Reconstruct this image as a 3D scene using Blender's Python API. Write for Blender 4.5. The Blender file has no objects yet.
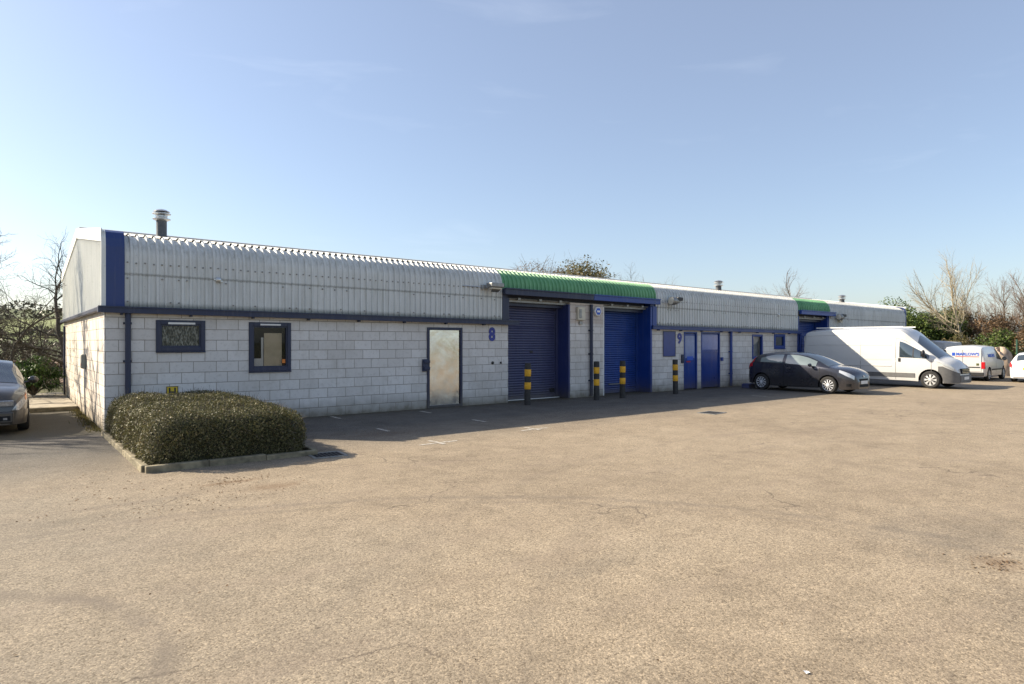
import bpy, math, random
import numpy as np
from mathutils import Vector, Matrix
PI = math.pi
sc = bpy.context.scene
COL = sc.collection
ORG = {}
rnd = random.Random(7)

# ------------------------------------------------------------------ mesh helper
class MB:
    def __init__(s): s.v = []; s.f = []; s.m = []
    def add(s, vs, fs, mi=0):
        b = len(s.v); s.v += [tuple(p) for p in vs]
        for f in fs: s.f.append(tuple(i + b for i in f)); s.m.append(mi)
    def box(s, x0, x1, y0, y1, z0, z1, mi=0):
        s.add([(x0,y0,z0),(x1,y0,z0),(x1,y1,z0),(x0,y1,z0),(x0,y0,z1),(x1,y0,z1),(x1,y1,z1),(x0,y1,z1)],
              [(0,3,2,1),(4,5,6,7),(0,1,5,4),(1,2,6,5),(2,3,7,6),(3,0,4,7)], mi); return s
    def tube(s, pts, rad, n=8, caps=True, mi=0):
        pts = [Vector(p) for p in pts]
        if not hasattr(rad, '__len__'): rad = [rad] * len(pts)
        vs = []; fs = []
        d0 = (pts[1] - pts[0]).normalized()
        up = Vector((0,0,1)) if abs(d0.z) < .9 else Vector((1,0,0))
        u = d0.cross(up).normalized(); k = len(pts)
        for i, p in enumerate(pts):
            d = (pts[min(i+1,k-1)] - pts[max(i-1,0)]).normalized()
            u = (u - d * u.dot(d)).normalized(); w = d.cross(u)
            for j in range(n):
                a = 2 * PI * j / n
                q = p + (u * math.cos(a) + w * math.sin(a)) * rad[i]; vs.append((q.x,q.y,q.z))
        for i in range(k - 1):
            for j in range(n):
                a = i*n+j; b = i*n+(j+1)%n; fs.append((a, b, b+n, a+n))
        if caps:
            fs.append(tuple(range(n))[::-1]); fs.append(tuple((k-1)*n + j for j in range(n)))
        s.add(vs, fs, mi); return s
    def lathe(s, c, prof, n=20, axis='z', mi=0, caps=True):
        vs = []; fs = []; k = len(prof)
        for r, h in prof:
            for j in range(n):
                a = 2*PI*j/n; x = r*math.cos(a); y = r*math.sin(a)
                if axis == 'z': q = (c[0]+x, c[1]+y, c[2]+h)
                elif axis == 'y': q = (c[0]+x, c[1]+h, c[2]+y)
                else: q = (c[0]+h, c[1]+x, c[2]+y)
                vs.append(q)
        for i in range(k-1):
            for j in range(n):
                a = i*n+j; b = i*n+(j+1)%n; fs.append((a,b,b+n,a+n))
        if caps: fs.append(tuple(range(n))[::-1]); fs.append(tuple((k-1)*n+j for j in range(n)))
        s.add(vs, fs, mi); return s
    def grid(s, P, mi=0, closed=False, flip=False):
        n = len(P); m = len(P[0]); vs = [p for r in P for p in r]; fs = []
        for i in range(n-1):
            for j in range(m-1):
                f = (i*m+j, i*m+j+1, (i+1)*m+j+1, (i+1)*m+j)
                fs.append(f[::-1] if flip else f)
        s.add(vs, fs, mi); return s
    def build(s, name, mats, parent=None, smooth=None, bevel=0, kind=None, label=None, cat=None, group=None, org=None):
        o3 = ORG.get(parent.name, (0,0,0)) if parent else (org or (0,0,0))
        me = bpy.data.meshes.new(name)
        vv = s.v
        if parent and 14.5 < o3[1] < 14.9:      # the eaves line of the terrace falls gently along its length
            vv = [(p[0], p[1], p[2] - .0078*max(0, p[0]-1.56)*min(1, max(0, (p[2]-2.2)/.07))) for p in vv]
        v = [(p[0]-o3[0], p[1]-o3[1], p[2]-o3[2]) for p in vv]
        me.from_pydata(v, [], s.f)
        if not isinstance(mats, (list, tuple)): mats = [mats]
        for m in mats: me.materials.append(m)
        if len(mats) > 1: me.polygons.foreach_set('material_index', s.m)
        if smooth is not None:
            me.polygons.foreach_set('use_smooth', [True]*len(me.polygons))
            me.set_sharp_from_angle(angle=math.radians(smooth))
        me.update()
        o = bpy.data.objects.new(name, me); COL.objects.link(o)
        if parent: o.parent = parent; ORG[o.name] = o3
        elif org: o.location = org; ORG[o.name] = org
        if bevel:
            b = o.modifiers.new('bevel', 'BEVEL'); b.width = bevel; b.segments = 2; b.limit_method = 'ANGLE'
        tag(o, label, cat, group, kind)
        return o

def tag(o, label=None, cat=None, group=None, kind=None):
    if label: o['label'] = label
    if cat: o['category'] = cat
    if group: o['group'] = group
    if kind: o['kind'] = kind
    return o
def empty(name, loc, label, cat, group=None, rz=0, local=False):
    o = bpy.data.objects.new(name, None); COL.objects.link(o)
    o.location = loc; o.rotation_euler = (0,0,rz); o.empty_display_size = .3
    ORG[o.name] = (0,0,0) if local else tuple(loc)
    return tag(o, label, cat, group)
def copy_tree(o, parent=None):
    c = o.copy(); COL.objects.link(c)
    if parent: c.parent = parent
    for ch in list(o.children): copy_tree(ch, c)
    return c
def text_mb(body, size, depth, offset=0, spacing=1.0, align='CENTER'):
    cu = bpy.data.curves.new('t', 'FONT'); cu.body = body; cu.size = size; cu.extrude = depth/2
    cu.offset = offset; cu.align_x = align; cu.align_y = 'CENTER'; cu.space_character = spacing; cu.resolution_u = 4
    ob = bpy.data.objects.new('t', cu); COL.objects.link(ob)
    dg = bpy.context.evaluated_depsgraph_get()
    me = bpy.data.meshes.new_from_object(ob.evaluated_get(dg))
    mb = MB(); mb.add([tuple(v.co) for v in me.vertices], [tuple(p.vertices) for p in me.polygons])
    bpy.data.objects.remove(ob); bpy.data.curves.remove(cu); bpy.data.meshes.remove(me)
    return mb
def xf(mb, M):
    mb.v = [tuple(M @ Vector(p)) for p in mb.v]; return mb

# ------------------------------------------------------------------ material helper
class NT:
    def __init__(s, name):
        s.mat = bpy.data.materials.new(name); s.mat.use_nodes = True
        s.t = s.mat.node_tree; s.b = s.t.nodes['Principled BSDF']; s.pos = None
    def n(s, typ, **kw):
        x = s.t.nodes.new(typ)
        for k, v in kw.items(): setattr(x, k, v)
        return x
    def l(s, a, b): s.t.links.new(a, b)
    def P(s):
        if not s.pos: s.pos = s.n('ShaderNodeNewGeometry')
        return s.pos.outputs['Position']
    def O(s):
        return s.n('ShaderNodeTexCoord').outputs['Object']
    def mapping(s, src, scale=(1,1,1), loc=(0,0,0), rot=(0,0,0)):
        m = s.n('ShaderNodeMapping'); m.inputs['Scale'].default_value = scale
        m.inputs['Location'].default_value = loc; m.inputs['Rotation'].default_value = rot
        s.l(src, m.inputs['Vector']); return m.outputs[0]
    def noise(s, src, scale, detail=4, rough=.55, dist=0):
        x = s.n('ShaderNodeTexNoise'); x.inputs['Scale'].default_value = scale; x.inputs['Detail'].default_value = detail
        x.inputs['Roughness'].default_value = rough; x.inputs['Distortion'].default_value = dist
        s.l(src, x.inputs['Vector']); return x.outputs['Fac']
    def voro(s, src, scale, feature='F1', out='Color', rnd_=1.0):
        x = s.n('ShaderNodeTexVoronoi', feature=feature); x.inputs['Scale'].default_value = scale
        x.inputs['Randomness'].default_value = rnd_
        s.l(src, x.inputs['Vector']); return x.outputs[out]
    def ramp(s, src, stops):
        x = s.n('ShaderNodeValToRGB'); e = x.color_ramp.elements
        e[0].position = stops[0][0]; e[-1].position = stops[-1][0]
        for p, c in stops[1:-1]: e.new(p)
        for i, (p, c) in enumerate(stops):
            e[i].position = p; e[i].color = (c, c, c, 1) if not hasattr(c, '__len__') else (*c, 1)
        s.l(src, x.inputs[0]); return x.outputs[0]
    def math(s, op, a, b=None, clamp=False):
        x = s.n('ShaderNodeMath', operation=op, use_clamp=clamp)
        for i, v in enumerate((a, b)):
            if v is None: continue
            if isinstance(v, (int, float)): x.inputs[i].default_value = v
            else: s.l(v, x.inputs[i])
        return x.outputs[0]
    def mix(s, fac, a, b, mode='MIX'):
        x = s.n('ShaderNodeMix', data_type='RGBA', blend_type=mode)
        for i, v in ((0, fac), (6, a), (7, b)):
            if isinstance(v, (int, float)): x.inputs[i].default_value = v
            elif isinstance(v, (tuple, list)): x.inputs[i].default_value = (*v, 1)
            else: s.l(v, x.inputs[i])
        return x.outputs[2]
    def sep(s, src):
        x = s.n('ShaderNodeSeparateXYZ'); s.l(src, x.inputs[0]); return x.outputs
    def comb(s, x_, y_, z_):
        x = s.n('ShaderNodeCombineXYZ')
        for i, v in enumerate((x_, y_, z_)):
            if isinstance(v, (int, float)): x.inputs[i].default_value = v
            else: s.l(v, x.inputs[i])
        return x.outputs[0]
    def col(s, v):
        if isinstance(v, (tuple, list)): s.b.inputs['Base Color'].default_value = (*v, 1)
        else: s.l(v, s.b.inputs['Base Color'])
        return s
    def rough(s, v):
        if isinstance(v, (int, float)): s.b.inputs['Roughness'].default_value = v
        else: s.l(v, s.b.inputs['Roughness'])
        return s
    def set(s, **kw):
        for k, v in kw.items(): s.b.inputs[k.replace('_', ' ')].default_value = v
        return s
    def bump(s, h, strength=.5, dist=.01, normal=None):
        x = s.n('ShaderNodeBump'); x.inputs['Strength'].default_value = strength; x.inputs['Distance'].default_value = dist
        s.l(h, x.inputs['Height'])
        if normal: s.l(normal, x.inputs['Normal'])
        s.l(x.outputs[0], s.b.inputs['Normal']); return x.outputs[0]

def plain(name, c, rough=.5, var=.12, metal=0, scale=6, bump=0, coat=0, obj=False):
    m = NT(name); src = m.O() if obj else m.P()
    nz = m.noise(src, scale, 5)
    d = tuple(x * (1 - var) for x in c); u = tuple(min(1, x * (1 + var)) for x in c)
    m.col(m.ramp(nz, [(.3, d), (.7, u)])); m.rough(m.math('ADD', m.math('MULTIPLY', nz, .15), rough - .07))
    m.set(Metallic=metal)
    if coat: m.set(Coat_Weight=coat, Coat_Roughness=.04)
    if bump: m.bump(m.noise(src, scale*6, 3), bump, .01)
    return m.mat

# ---- asphalt
def arc_mask(m, xyz, cx, cy, r, w):
    dx = m.math('SUBTRACT', xyz[0], cx); dy = m.math('SUBTRACT', xyz[1], cy)
    d = m.math('SQRT', m.math('ADD', m.math('MULTIPLY', dx, dx), m.math('MULTIPLY', dy, dy)))
    d = m.math('ABSOLUTE', m.math('SUBTRACT', d, r))
    return m.math('SUBTRACT', 1.0, m.math('DIVIDE', d, w), clamp=True)
def blob(m, xyz, cx, cy, rx, ry, rough=None):
    dx = m.math('DIVIDE', m.math('SUBTRACT', xyz[0], cx), rx); dy = m.math('DIVIDE', m.math('SUBTRACT', xyz[1], cy), ry)
    d = m.math('SQRT', m.math('ADD', m.math('MULTIPLY', dx, dx), m.math('MULTIPLY', dy, dy)))
    if rough is not None: d = m.math('ADD', d, m.math('MULTIPLY', m.math('SUBTRACT', rough, .5), 1.6))
    return m.math('SUBTRACT', 1.0, d, clamp=True)
def mat_asphalt():
    m = NT('asphalt'); p = m.P(); xyz = m.sep(p)
    big = m.noise(p, .22, 5, .6); mid = m.noise(p, 1.3, 6, .65); fine = m.noise(p, 34, 4, .7)
    vo = m.voro(p, 100); vs = m.sep(vo)[0]
    vd = m.voro(p, 100, out='Distance'); v2 = m.sep(m.voro(p, 52))[0]
    c = m.ramp(m.math('ADD', m.math('MULTIPLY', big, .5), m.math('MULTIPLY', mid, .5)),
               [(.34, (.222,.179,.129)), (.5, (.287,.234,.169)), (.66, (.330,.272,.199))])
    # aggregate: individual stones lighter / darker / rusty
    st = m.ramp(vs, [(0, (.50,.47,.44)), (.16, (.74,.73,.70)), (.5, (.98,.98,.98)), (.82, (1.13,1.12,1.1)), (1, (1.5,1.47,1.4))])
    lg = m.math('ADD', m.math('MULTIPLY', xyz[0], -1.0), m.math('MULTIPLY', m.math('SUBTRACT', big, .5), 14))
    c = m.mix(m.ramp(m.math('MULTIPLY', m.math('ADD', lg, 3.5), .22), [(0, 0), (1, .75)]), c, (.215,.188,.148))
    c = m.mix(.92, c, st, 'MULTIPLY')
    c = m.mix(.5, c, m.ramp(v2, [(0, .78), (.3, 1), (.8, 1), (1, 1.2)]), 'MULTIPLY')
    c = m.mix(.8, c, m.ramp(m.noise(p, 3.2, 7, .7), [(.32, .80), (.5, 1), (.68, 1.14)]), 'MULTIPLY')
    c = m.mix(.5, c, m.ramp(fine, [(.3, .62), (.7, 1.35)]), 'MULTIPLY')
    # streaky wear along the drive direction
    sw = m.noise(m.mapping(p, (.35, 1.6, 1), rot=(0,0,.15)), 1.2, 5, .6)
    c = m.mix(m.ramp(sw, [(.52, 0), (.75, .4)]), c, (.24,.19,.145))
    # exposed grey / pits
    pit = m.ramp(m.noise(p, 4.5, 8, .75), [(.60, 0), (.70, .55)])
    c = m.mix(pit, c, (.19,.15,.11))
    sp = m.ramp(m.noise(p, 26, 3, .6), [(.61, 0), (.67, .85)])
    sm = m.ramp(m.noise(p, .8, 4, .65), [(.40, .15), (.62, 1)])
    c = m.mix(m.math('MULTIPLY', sp, sm), c, (.10,.08,.06))
    # hairline cracks, only in places
    pw = m.n('ShaderNodeVectorMath', operation='ADD'); m.l(p, pw.inputs[0])
    nv = m.n('ShaderNodeTexNoise'); nv.inputs['Scale'].default_value = 1.6; nv.inputs['Detail'].default_value = 6; m.l(p, nv.inputs['Vector'])
    sc_ = m.n('ShaderNodeVectorMath', operation='SCALE'); sc_.inputs['Scale'].default_value = .9; m.l(nv.outputs['Color'], sc_.inputs[0]); m.l(sc_.outputs[0], pw.inputs[1])
    ck = m.voro(pw.outputs[0], .42, 'DISTANCE_TO_EDGE', 'Distance')
    ck = m.math('MULTIPLY', m.ramp(ck, [(.0, .75), (.006, 0)]), m.ramp(m.noise(p, .35, 3, .6), [(.50, 0), (.58, 1)]))
    c = m.mix(ck, c, (.07,.055,.045))
    # tyre arcs
    wob = m.math('MULTIPLY', m.math('SUBTRACT', m.noise(p, .9, 3), .5), .25)
    xw = (m.math('ADD', xyz[0], wob), m.math('ADD', xyz[1], wob), xyz[2])
    brk = m.ramp(m.noise(p, 2.2, 5, .7), [(.35, .2), (.65, 1)])
    for a in ((-1.0, 4.3, 1.72, .12, .9), (.4, .9, 6.4, .12, .6), (.4, .9, 6.15, .07, .4), (9.5, -4.0, 11.2, .14, .25), (9.5, -4.0, 9.9, .12, .2),
              (20, 2, 9.0, .16, .2), (20, 2, 10.6, .2, .18)):
        k = m.math('MULTIPLY', m.math('MULTIPLY', arc_mask(m, xw, *a[:4]), brk), a[4])
        c = m.mix(k, c, (.15,.125,.10))
    rg = m.noise(p, 5, 5, .7)
    # rusty leaf-litter stains
    for a in ((2.25, 8.55, .6, .12), (6.2, 1.68, .3, .22), (2.6, 8.0, .5, .3), (5.7, 11.3, .9, .5)):
        c = m.mix(m.math('MULTIPLY', m.ramp(blob(m, xyz, *a, rough=rg), [(.1, 0), (.7, .5)]), 1), c, (.17,.11,.065))
    # ravelled dark strips and old oil patches
    for a in ((.1, 7.65, 1.5, .34), (1.1, 8.1, .8, .14), (3.6, 3.6, .45, .2), (6.9, 2.2, 1.4, .9), (5.4, 1.0, 1.0, .7)):
        k = m.math('MULTIPLY', m.ramp(blob(m, xyz, *a, rough=rg), [(.05, 0), (.6, .55)]), brk)
        c = m.mix(k, c, m.mix(1, (.16,.138,.11), st, 'MULTIPLY'))
    # darker apron along the units, its grey deepened to paint the terrace's shade
    apron_shade = m.math('ADD', xyz[1], m.math('MULTIPLY', m.math('SUBTRACT', big, .5), 1.8))
    apron_shade = m.ramp(m.math('MULTIPLY', m.math('SUBTRACT', apron_shade, 9.3), .32), [(0, 0), (1, .82)])
    c = m.mix(apron_shade, c, m.mix(1, m.ramp(mid, [(.35, (.062,.061,.060)), (.65, (.094,.092,.088))]), st, 'MULTIPLY'))
    # moss and silt at the foot of the front walls
    ms = m.math('ADD', xyz[1], m.math('MULTIPLY', m.math('SUBTRACT', m.noise(p, 1.8, 6, .7), .5), .7))
    ms = m.ramp(m.math('MULTIPLY', m.math('SUBTRACT', ms, 14.3), 1.6), [(0, 0), (.8, .7)])
    gm = m.ramp(xyz[1], [(0,0),(1,1)])
    c = m.mix(ms, c, m.ramp(fine, [(.35, (.045,.042,.025)), (.65, (.11,.095,.06))]))
    m.col(c); m.rough(m.ramp(fine, [(.3, .8), (.7, .97)])); m.set(**{'Specular_IOR_Level': .25})
    h = m.math('ADD', m.math('MULTIPLY', vs, .6), m.math('MULTIPLY', fine, .8))
    h = m.math('SUBTRACT', h, m.math('MULTIPLY', vd, .5))
    b1 = m.bump(h, .55, .0045)
    m.bump(mid, .25, .05, normal=b1)
    return m.mat

# ---- painted blockwork; plane 'x' (front, X/Z) or 'y' (gable, Y/Z)
def mat_block(name, axis, tint=(1,1,1)):
    m = NT(name); p = m.P(); xyz = m.sep(p)
    v = m.comb(xyz[0] if axis == 'x' else xyz[1], m.math('ADD', xyz[2], .012), 0)
    b = m.n('ShaderNodeTexBrick'); m.l(v, b.inputs['Vector'])
    b.offset = .5; b.inputs['Scale'].default_value = 1; b.inputs['Brick Width'].default_value = .45
    b.inputs['Row Height'].default_value = .225; b.inputs['Mortar Size'].default_value = .0065
    b.inputs['Mortar Smooth'].default_value = .25; b.inputs['Bias'].default_value = 0
    b.inputs['Color1'].default_value = (0,0,0,1); b.inputs['Color2'].default_value = (1,1,1,1); b.inputs['Mortar'].default_value = (.5,.5,.5,1)
    fac = b.outputs['Fac']; rc = m.sep(b.outputs['Color'])[0]
    nz = m.noise(p, 1.1, 7, .65); nf = m.noise(p, 14, 6, .7); ng = m.noise(p, 90, 3, .6)
    c = m.ramp(m.math('ADD', m.math('MULTIPLY', rc, .55), m.math('MULTIPLY', nz, .45)),
               [(.12, (.60,.57,.535)), (.42, (.67,.64,.605)), (.85, (.75,.72,.685))])
    c = m.mix(m.ramp(nf, [(.52, 0), (.72, .45)]), c, (.40,.37,.335))
    c = m.mix(m.ramp(m.noise(m.mapping(p, (5,5,.5)), 1.5, 5, .6), [(.55, 0), (.8, .28)]), c, (.38,.35,.31))
    c = m.mix(m.math('MULTIPLY', fac, .75), c, (.22,.18,.14))
    # rising damp / splash dirt, broken up by noise
    lo = m.math('ADD', xyz[2], m.math('MULTIPLY', m.math('SUBTRACT', m.noise(p, 3.5, 6, .7), .5), .5))
    c = m.mix(m.ramp(lo, [(.0, .9), (.12, .6), (.42, 0)]), c, (.16,.14,.10))
    top = m.math('ADD', xyz[2], m.math('MULTIPLY', m.noise(p, 2.5, 5), .2))
    c = m.mix(m.ramp(m.math('SUBTRACT', top, 1.6), [(.78, 0), (.86, .4), (.9, .3)]), c, (.40,.27,.17))
    c = m.mix(1, c, tint, 'MULTIPLY')
    g_ = m.noise(m.mapping(p, (1.2,1.2,.6)), .9, 7, .68)
    c = m.mix(m.ramp(g_, [(.50, 0), (.68, .38)]), c, (.42,.385,.33))
    m.col(c); m.rough(.88); m.set(**{'Specular_IOR_Level': .3})
    h = m.math('SUBTRACT', m.math('MULTIPLY', ng, .35), m.math('MULTIPLY', fac, 1.4))
    h = m.math('ADD', h, m.math('MULTIPLY', nf, .3))
    h = m.math('ADD', h, m.math('MULTIPLY', rc, .25))
    m.bump(h, .8, .006)
    return m.mat

def mat_clad(name, c0, c1, dirt, lap=True, streak=.5):
    m = NT(name); p = m.P(); xyz = m.sep(p)
    zt = m.math('ADD', xyz[2], m.math('MULTIPLY', m.math('SUBTRACT', xyz[0], 1.56), .0078)); xyz = (xyz[0], xyz[1], zt)
    nz = m.noise(p, .9, 6, .6); st = m.noise(m.mapping(p, (9,9,.7)), 1.6, 6, .65); sp = m.noise(p, 26, 5, .75)
    c = m.ramp(nz, [(.3, c0), (.7, c1)])
    c = m.mix(m.ramp(st, [(.46, 0), (.72, streak)]), c, dirt)
    c = m.mix(m.ramp(sp, [(.60, 0), (.72, .65)]), c, tuple(x*.55 for x in dirt))
    if lap:
        zz = m.math('ADD', xyz[2], m.math('MULTIPLY', m.math('SUBTRACT', sp, .5), .12))
        k = m.ramp(m.math('ABSOLUTE', m.math('SUBTRACT', zz, 3.10)), [(.0, .55), (.035, 0)])
        c = m.mix(k, c, (.07,.075,.055))
        k = m.ramp(m.math('ABSOLUTE', m.math('SUBTRACT', zz, 2.47)), [(.0, .7), (.10, 0)])
        c = m.mix(k, c, (.09,.10,.07))
        k = m.ramp(m.math('SUBTRACT', zz, 3.52), [(.0, 0), (.12, .35)])
        k = m.math('MULTIPLY', k, m.ramp(st, [(.35, .2), (.6, 1)]))
        c = m.mix(k, c, dirt)
    m.col(c); m.rough(m.ramp(sp, [(.3, .38), (.7, .6)])); m.set(**{'Specular_IOR_Level': .45})
    m.bump(m.noise(p, 3, 3), .15, .02)
    return m.mat

M = {}
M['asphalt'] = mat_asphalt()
M['block'] = mat_block('painted_blockwork', 'x')
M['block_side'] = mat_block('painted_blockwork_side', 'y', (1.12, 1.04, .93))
M['clad'] = mat_clad('grey_cladding', (.58,.595,.58), (.69,.705,.685), (.27,.27,.22), streak=.36)
M['clad_white'] = mat_clad('pale_gable_cladding', (.70,.71,.68), (.80,.81,.77), (.45,.47,.42), lap=False, streak=.35)
M['clad_green'] = mat_clad('green_cladding', (.10,.29,.135), (.175,.41,.20), (.045,.13,.06), lap=False)
M['roof'] = mat_clad('roof_sheeting', (.50,.49,.45), (.62,.60,.55), (.30,.29,.24), lap=False)
def paint(name, c, fade, rough=.42):
    m = NT(name); p = m.P()
    nz = m.noise(p, 2.0, 6, .65); sp = m.noise(p, 30, 5, .7)
    cc = m.ramp(nz, [(.32, c), (.72, fade)])
    cc = m.mix(m.ramp(sp, [(.60, 0), (.75, .5)]), cc, tuple(x*.5+.02 for x in c))
    lo = m.math('ADD', m.sep(p)[2], m.math('MULTIPLY', m.math('SUBTRACT', m.noise(p, 6, 6, .7), .5), .5))
    cc = m.mix(m.ramp(lo, [(.0, .75), (.28, .25), (.6, 0)]), cc, (.10,.085,.065))
    stn = m.noise(m.mapping(p, (14,14,.8)), 1.3, 5, .6)
    cc = m.mix(m.ramp(stn, [(.52, 0), (.75, .22)]), cc, (.16,.16,.17))
    m.col(cc); m.rough(m.ramp(nz, [(.3, rough-.08), (.7, rough+.15)])); m.bump(sp, .08, .004)
    return m.mat
M['navy'] = paint('navy_paint', (.011,.018,.050), (.021,.031,.075))
M['blue'] = paint('blue_paint', (.006,.036,.21), (.014,.055,.28), .34)
M['navy_shut'] = paint('faded_navy_shutter', (.046,.053,.125), (.068,.074,.15), .4)
M['blue_shut'] = paint('blue_shutter', (.011,.042,.20), (.02,.065,.28), .36)
M['blue_trim'] = paint('corner_blue', (.012,.034,.14), (.02,.046,.18), .4)
M['galv'] = plain('galvanised', (.55,.56,.56), .35, .15, .8, 9)
M['dullmetal'] = plain('dull_metal', (.28,.28,.27), .5, .2, .7, 12)
M['cream'] = plain('cream_plastic', (.58,.53,.42), .45, .1)
M['white'] = plain('white_plastic', (.75,.75,.73), .4, .06)
M['blackp'] = plain('black_plastic', (.022,.022,.024), .5, .25, 0, 20)
M['black_post'] = plain('black_post_paint', (.032,.030,.028), .7, .35, 0, 14, bump=.1)
M['yellow'] = plain('yellow_band_paint', (.74,.38,.02), .6, .22, 0, 12)
M['kerb'] = plain('concrete_kerb', (.22,.19,.125), .9, .45, 0, 8, bump=.4)
M['conc'] = plain('concrete', (.33,.29,.22), .9, .2, 0, 4, bump=.3)
M['moss'] = plain('moss', (.085,.095,.03), .95, .4, 0, 12, bump=.5)
M['signy'] = plain('sign_yellow', (.72,.50,.03), .5, .08)
M['orange'] = plain('orange_sticker', (.75,.22,.03), .5, .08)
M['red'] = plain('red_plastic', (.5,.02,.02), .4, .1)
M['markpaint'] = None
def mk_mark():
    m = NT('worn_road_paint'); p = m.P()
    w = m.noise(p, 16, 6, .75); 
    m.col(m.ramp(w, [(.46, (.28,.24,.19)), (.62, (.62,.60,.55))])); m.rough(.8)
    return m.mat
M['markpaint'] = mk_mark()
def mk_steel_door():
    m = NT('galvanised_door_sheet'); p = m.P()
    nz = m.noise(m.mapping(p, (1,1,1)), 1.7, 3, .45, .5); f = m.noise(m.mapping(p, (30, 30, 4)), 1, 4)
    m.col(m.ramp(m.noise(p, 3.5, 6, .6), [(.3, (.58,.57,.54)), (.7, (.72,.715,.69))])); m.set(Metallic=.9)
    m.rough(m.ramp(m.noise(p, 4, 5, .6), [(.3, .10), (.7, .26)]))
    m.bump(nz, .24, .03)
    return m.mat
M['steel'] = mk_steel_door()
def mk_glass(name, c=(.012,.014,.016), rough=.03, spec=.9, ior=2.1):
    m = NT(name); m.col(m.ramp(m.noise(m.O(), 1.5, 2), [(.3, c), (.7, tuple(x*1.6 for x in c))])); m.rough(rough); m.set(IOR=ior)
    return m.mat
M['glass'] = mk_glass('window_glass')
M['carglass'] = mk_glass('car_glass', (.028,.040,.050), .03)
def mk_clear(name, tint=(.9,.93,.92), r=.02):
    m = NT(name); m.col(m.ramp(m.noise(m.P(), 2, 2), [(.3, (.02,.022,.024)), (.7, (.03,.032,.034))])); m.rough(r); m.set(IOR=1.9)
    t = m.n('ShaderNodeBsdfTransparent'); t.inputs[0].default_value = (*tint, 1); x = m.n('ShaderNodeMixShader'); x.inputs[0].default_value = .85
    m.l(m.b.outputs[0], x.inputs[1]); m.l(t.outputs[0], x.inputs[2]); m.l(x.outputs[0], m.t.nodes['Material Output'].inputs[0])
    return m.mat
M['clear'] = mk_clear('clear_glazing', (.96,.95,.93))
def mk_obscure():
    m = NT('obscured_glass'); p = m.P()
    v = m.voro(m.mapping(p, (30, 30, 9), rot=(0, .2, 0)), 1.6, out='Distance')
    w = m.noise(m.mapping(p, (60,60,14), rot=(0,-.15,0)), 1.2, 4, .7)
    m.col(m.ramp(m.math('ADD', m.math('MULTIPLY', v, .5), m.math('MULTIPLY', w, .6)), [(.42, (.018,.020,.012)), (.58, (.09,.09,.06)), (.72, (.24,.235,.19))]))
    m.rough(.2); m.bump(w, .8, .02)
    return m.mat
M['obscure'] = mk_obscure()

def carpaint(name, c, rough=.3, metal=0.0, dirt=.25):
    m = NT(name); p = m.O(); xyz = m.sep(p)
    nz = m.noise(p, 3, 5, .6)
    lo = m.math('ADD', xyz[2], m.math('MULTIPLY', m.math('SUBTRACT', nz, .5), .5))
    k = m.ramp(lo, [(.15, dirt*2), (.5, dirt*.6), (.9, 0)])
    m.col(m.mix(k, tuple(c), (.20,.17,.13))); m.set(Metallic=metal, Coat_Weight=.7, Coat_Roughness=.05)
    m.rough(m.math('ADD', m.math('MULTIPLY', nz, .2), rough - .05))
    return m.mat
M['car_grey'] = carpaint('charcoal_car_paint', (.034,.036,.050), .24, .55, .12)
M['car_white'] = carpaint('white_van_paint', (.60,.595,.575), .35, 0, .14)
M['car_white2'] = carpaint('white_car_paint', (.74,.74,.74), .3, 0, .08)
M['car_silver'] = carpaint('grey_estate_paint', (.055,.052,.050), .32, .4, .15)
M['trim'] = plain('grey_bumper_plastic', (.13,.128,.125), .6, .15, 0, 10, obj=True)
M['carglass_side'] = mk_glass('side_glass', (.13,.16,.16), .04)  # base lightened to stand in for pale reflections and the view through
M['tyre'] = plain('tyre_rubber', (.022,.021,.02), .8, .25, 0, 14, obj=True)
M['rim'] = plain('rim_silver', (.68,.69,.71), .4, .08, .25, 14, obj=True)
M['rim_dull'] = plain('steel_rim', (.55,.55,.54), .45, .15, .3, 14, obj=True)
M['dark'] = plain('dark_cavity', (.008,.008,.009), .8, .2)
M['lamp'] = plain('headlamp_lens', (.62,.64,.66), .12, .12, .3, 30, obj=True)
M['amber'] = plain('amber_lens', (.65,.20,.05), .2, .1, 0, 30, obj=True)
M['redlens'] = plain('red_lens', (.45,.015,.02), .15, .15, 0, 30, obj=True)
M['plate_w'] = plain('white_plate', (.7,.7,.68), .4, .05)
M['plate_y'] = plain('yellow_plate', (.72,.50,.04), .4, .05)
M['logo_blue'] = plain('logo_blue', (.02,.09,.5), .4, .05)
M['logo_red'] = plain('logo_red', (.65,.05,.04), .4, .05)
M['chrome'] = plain('chrome', (.7,.7,.7), .15, .05, 1.0)
M['tarp'] = plain('grey_tarp', (.42,.43,.44), .6, .15, 0, 5, bump=.3)
M['tan'] = plain('tan_sheet', (.36,.28,.21), .8, .3, 0, 4, bump=.4)

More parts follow.
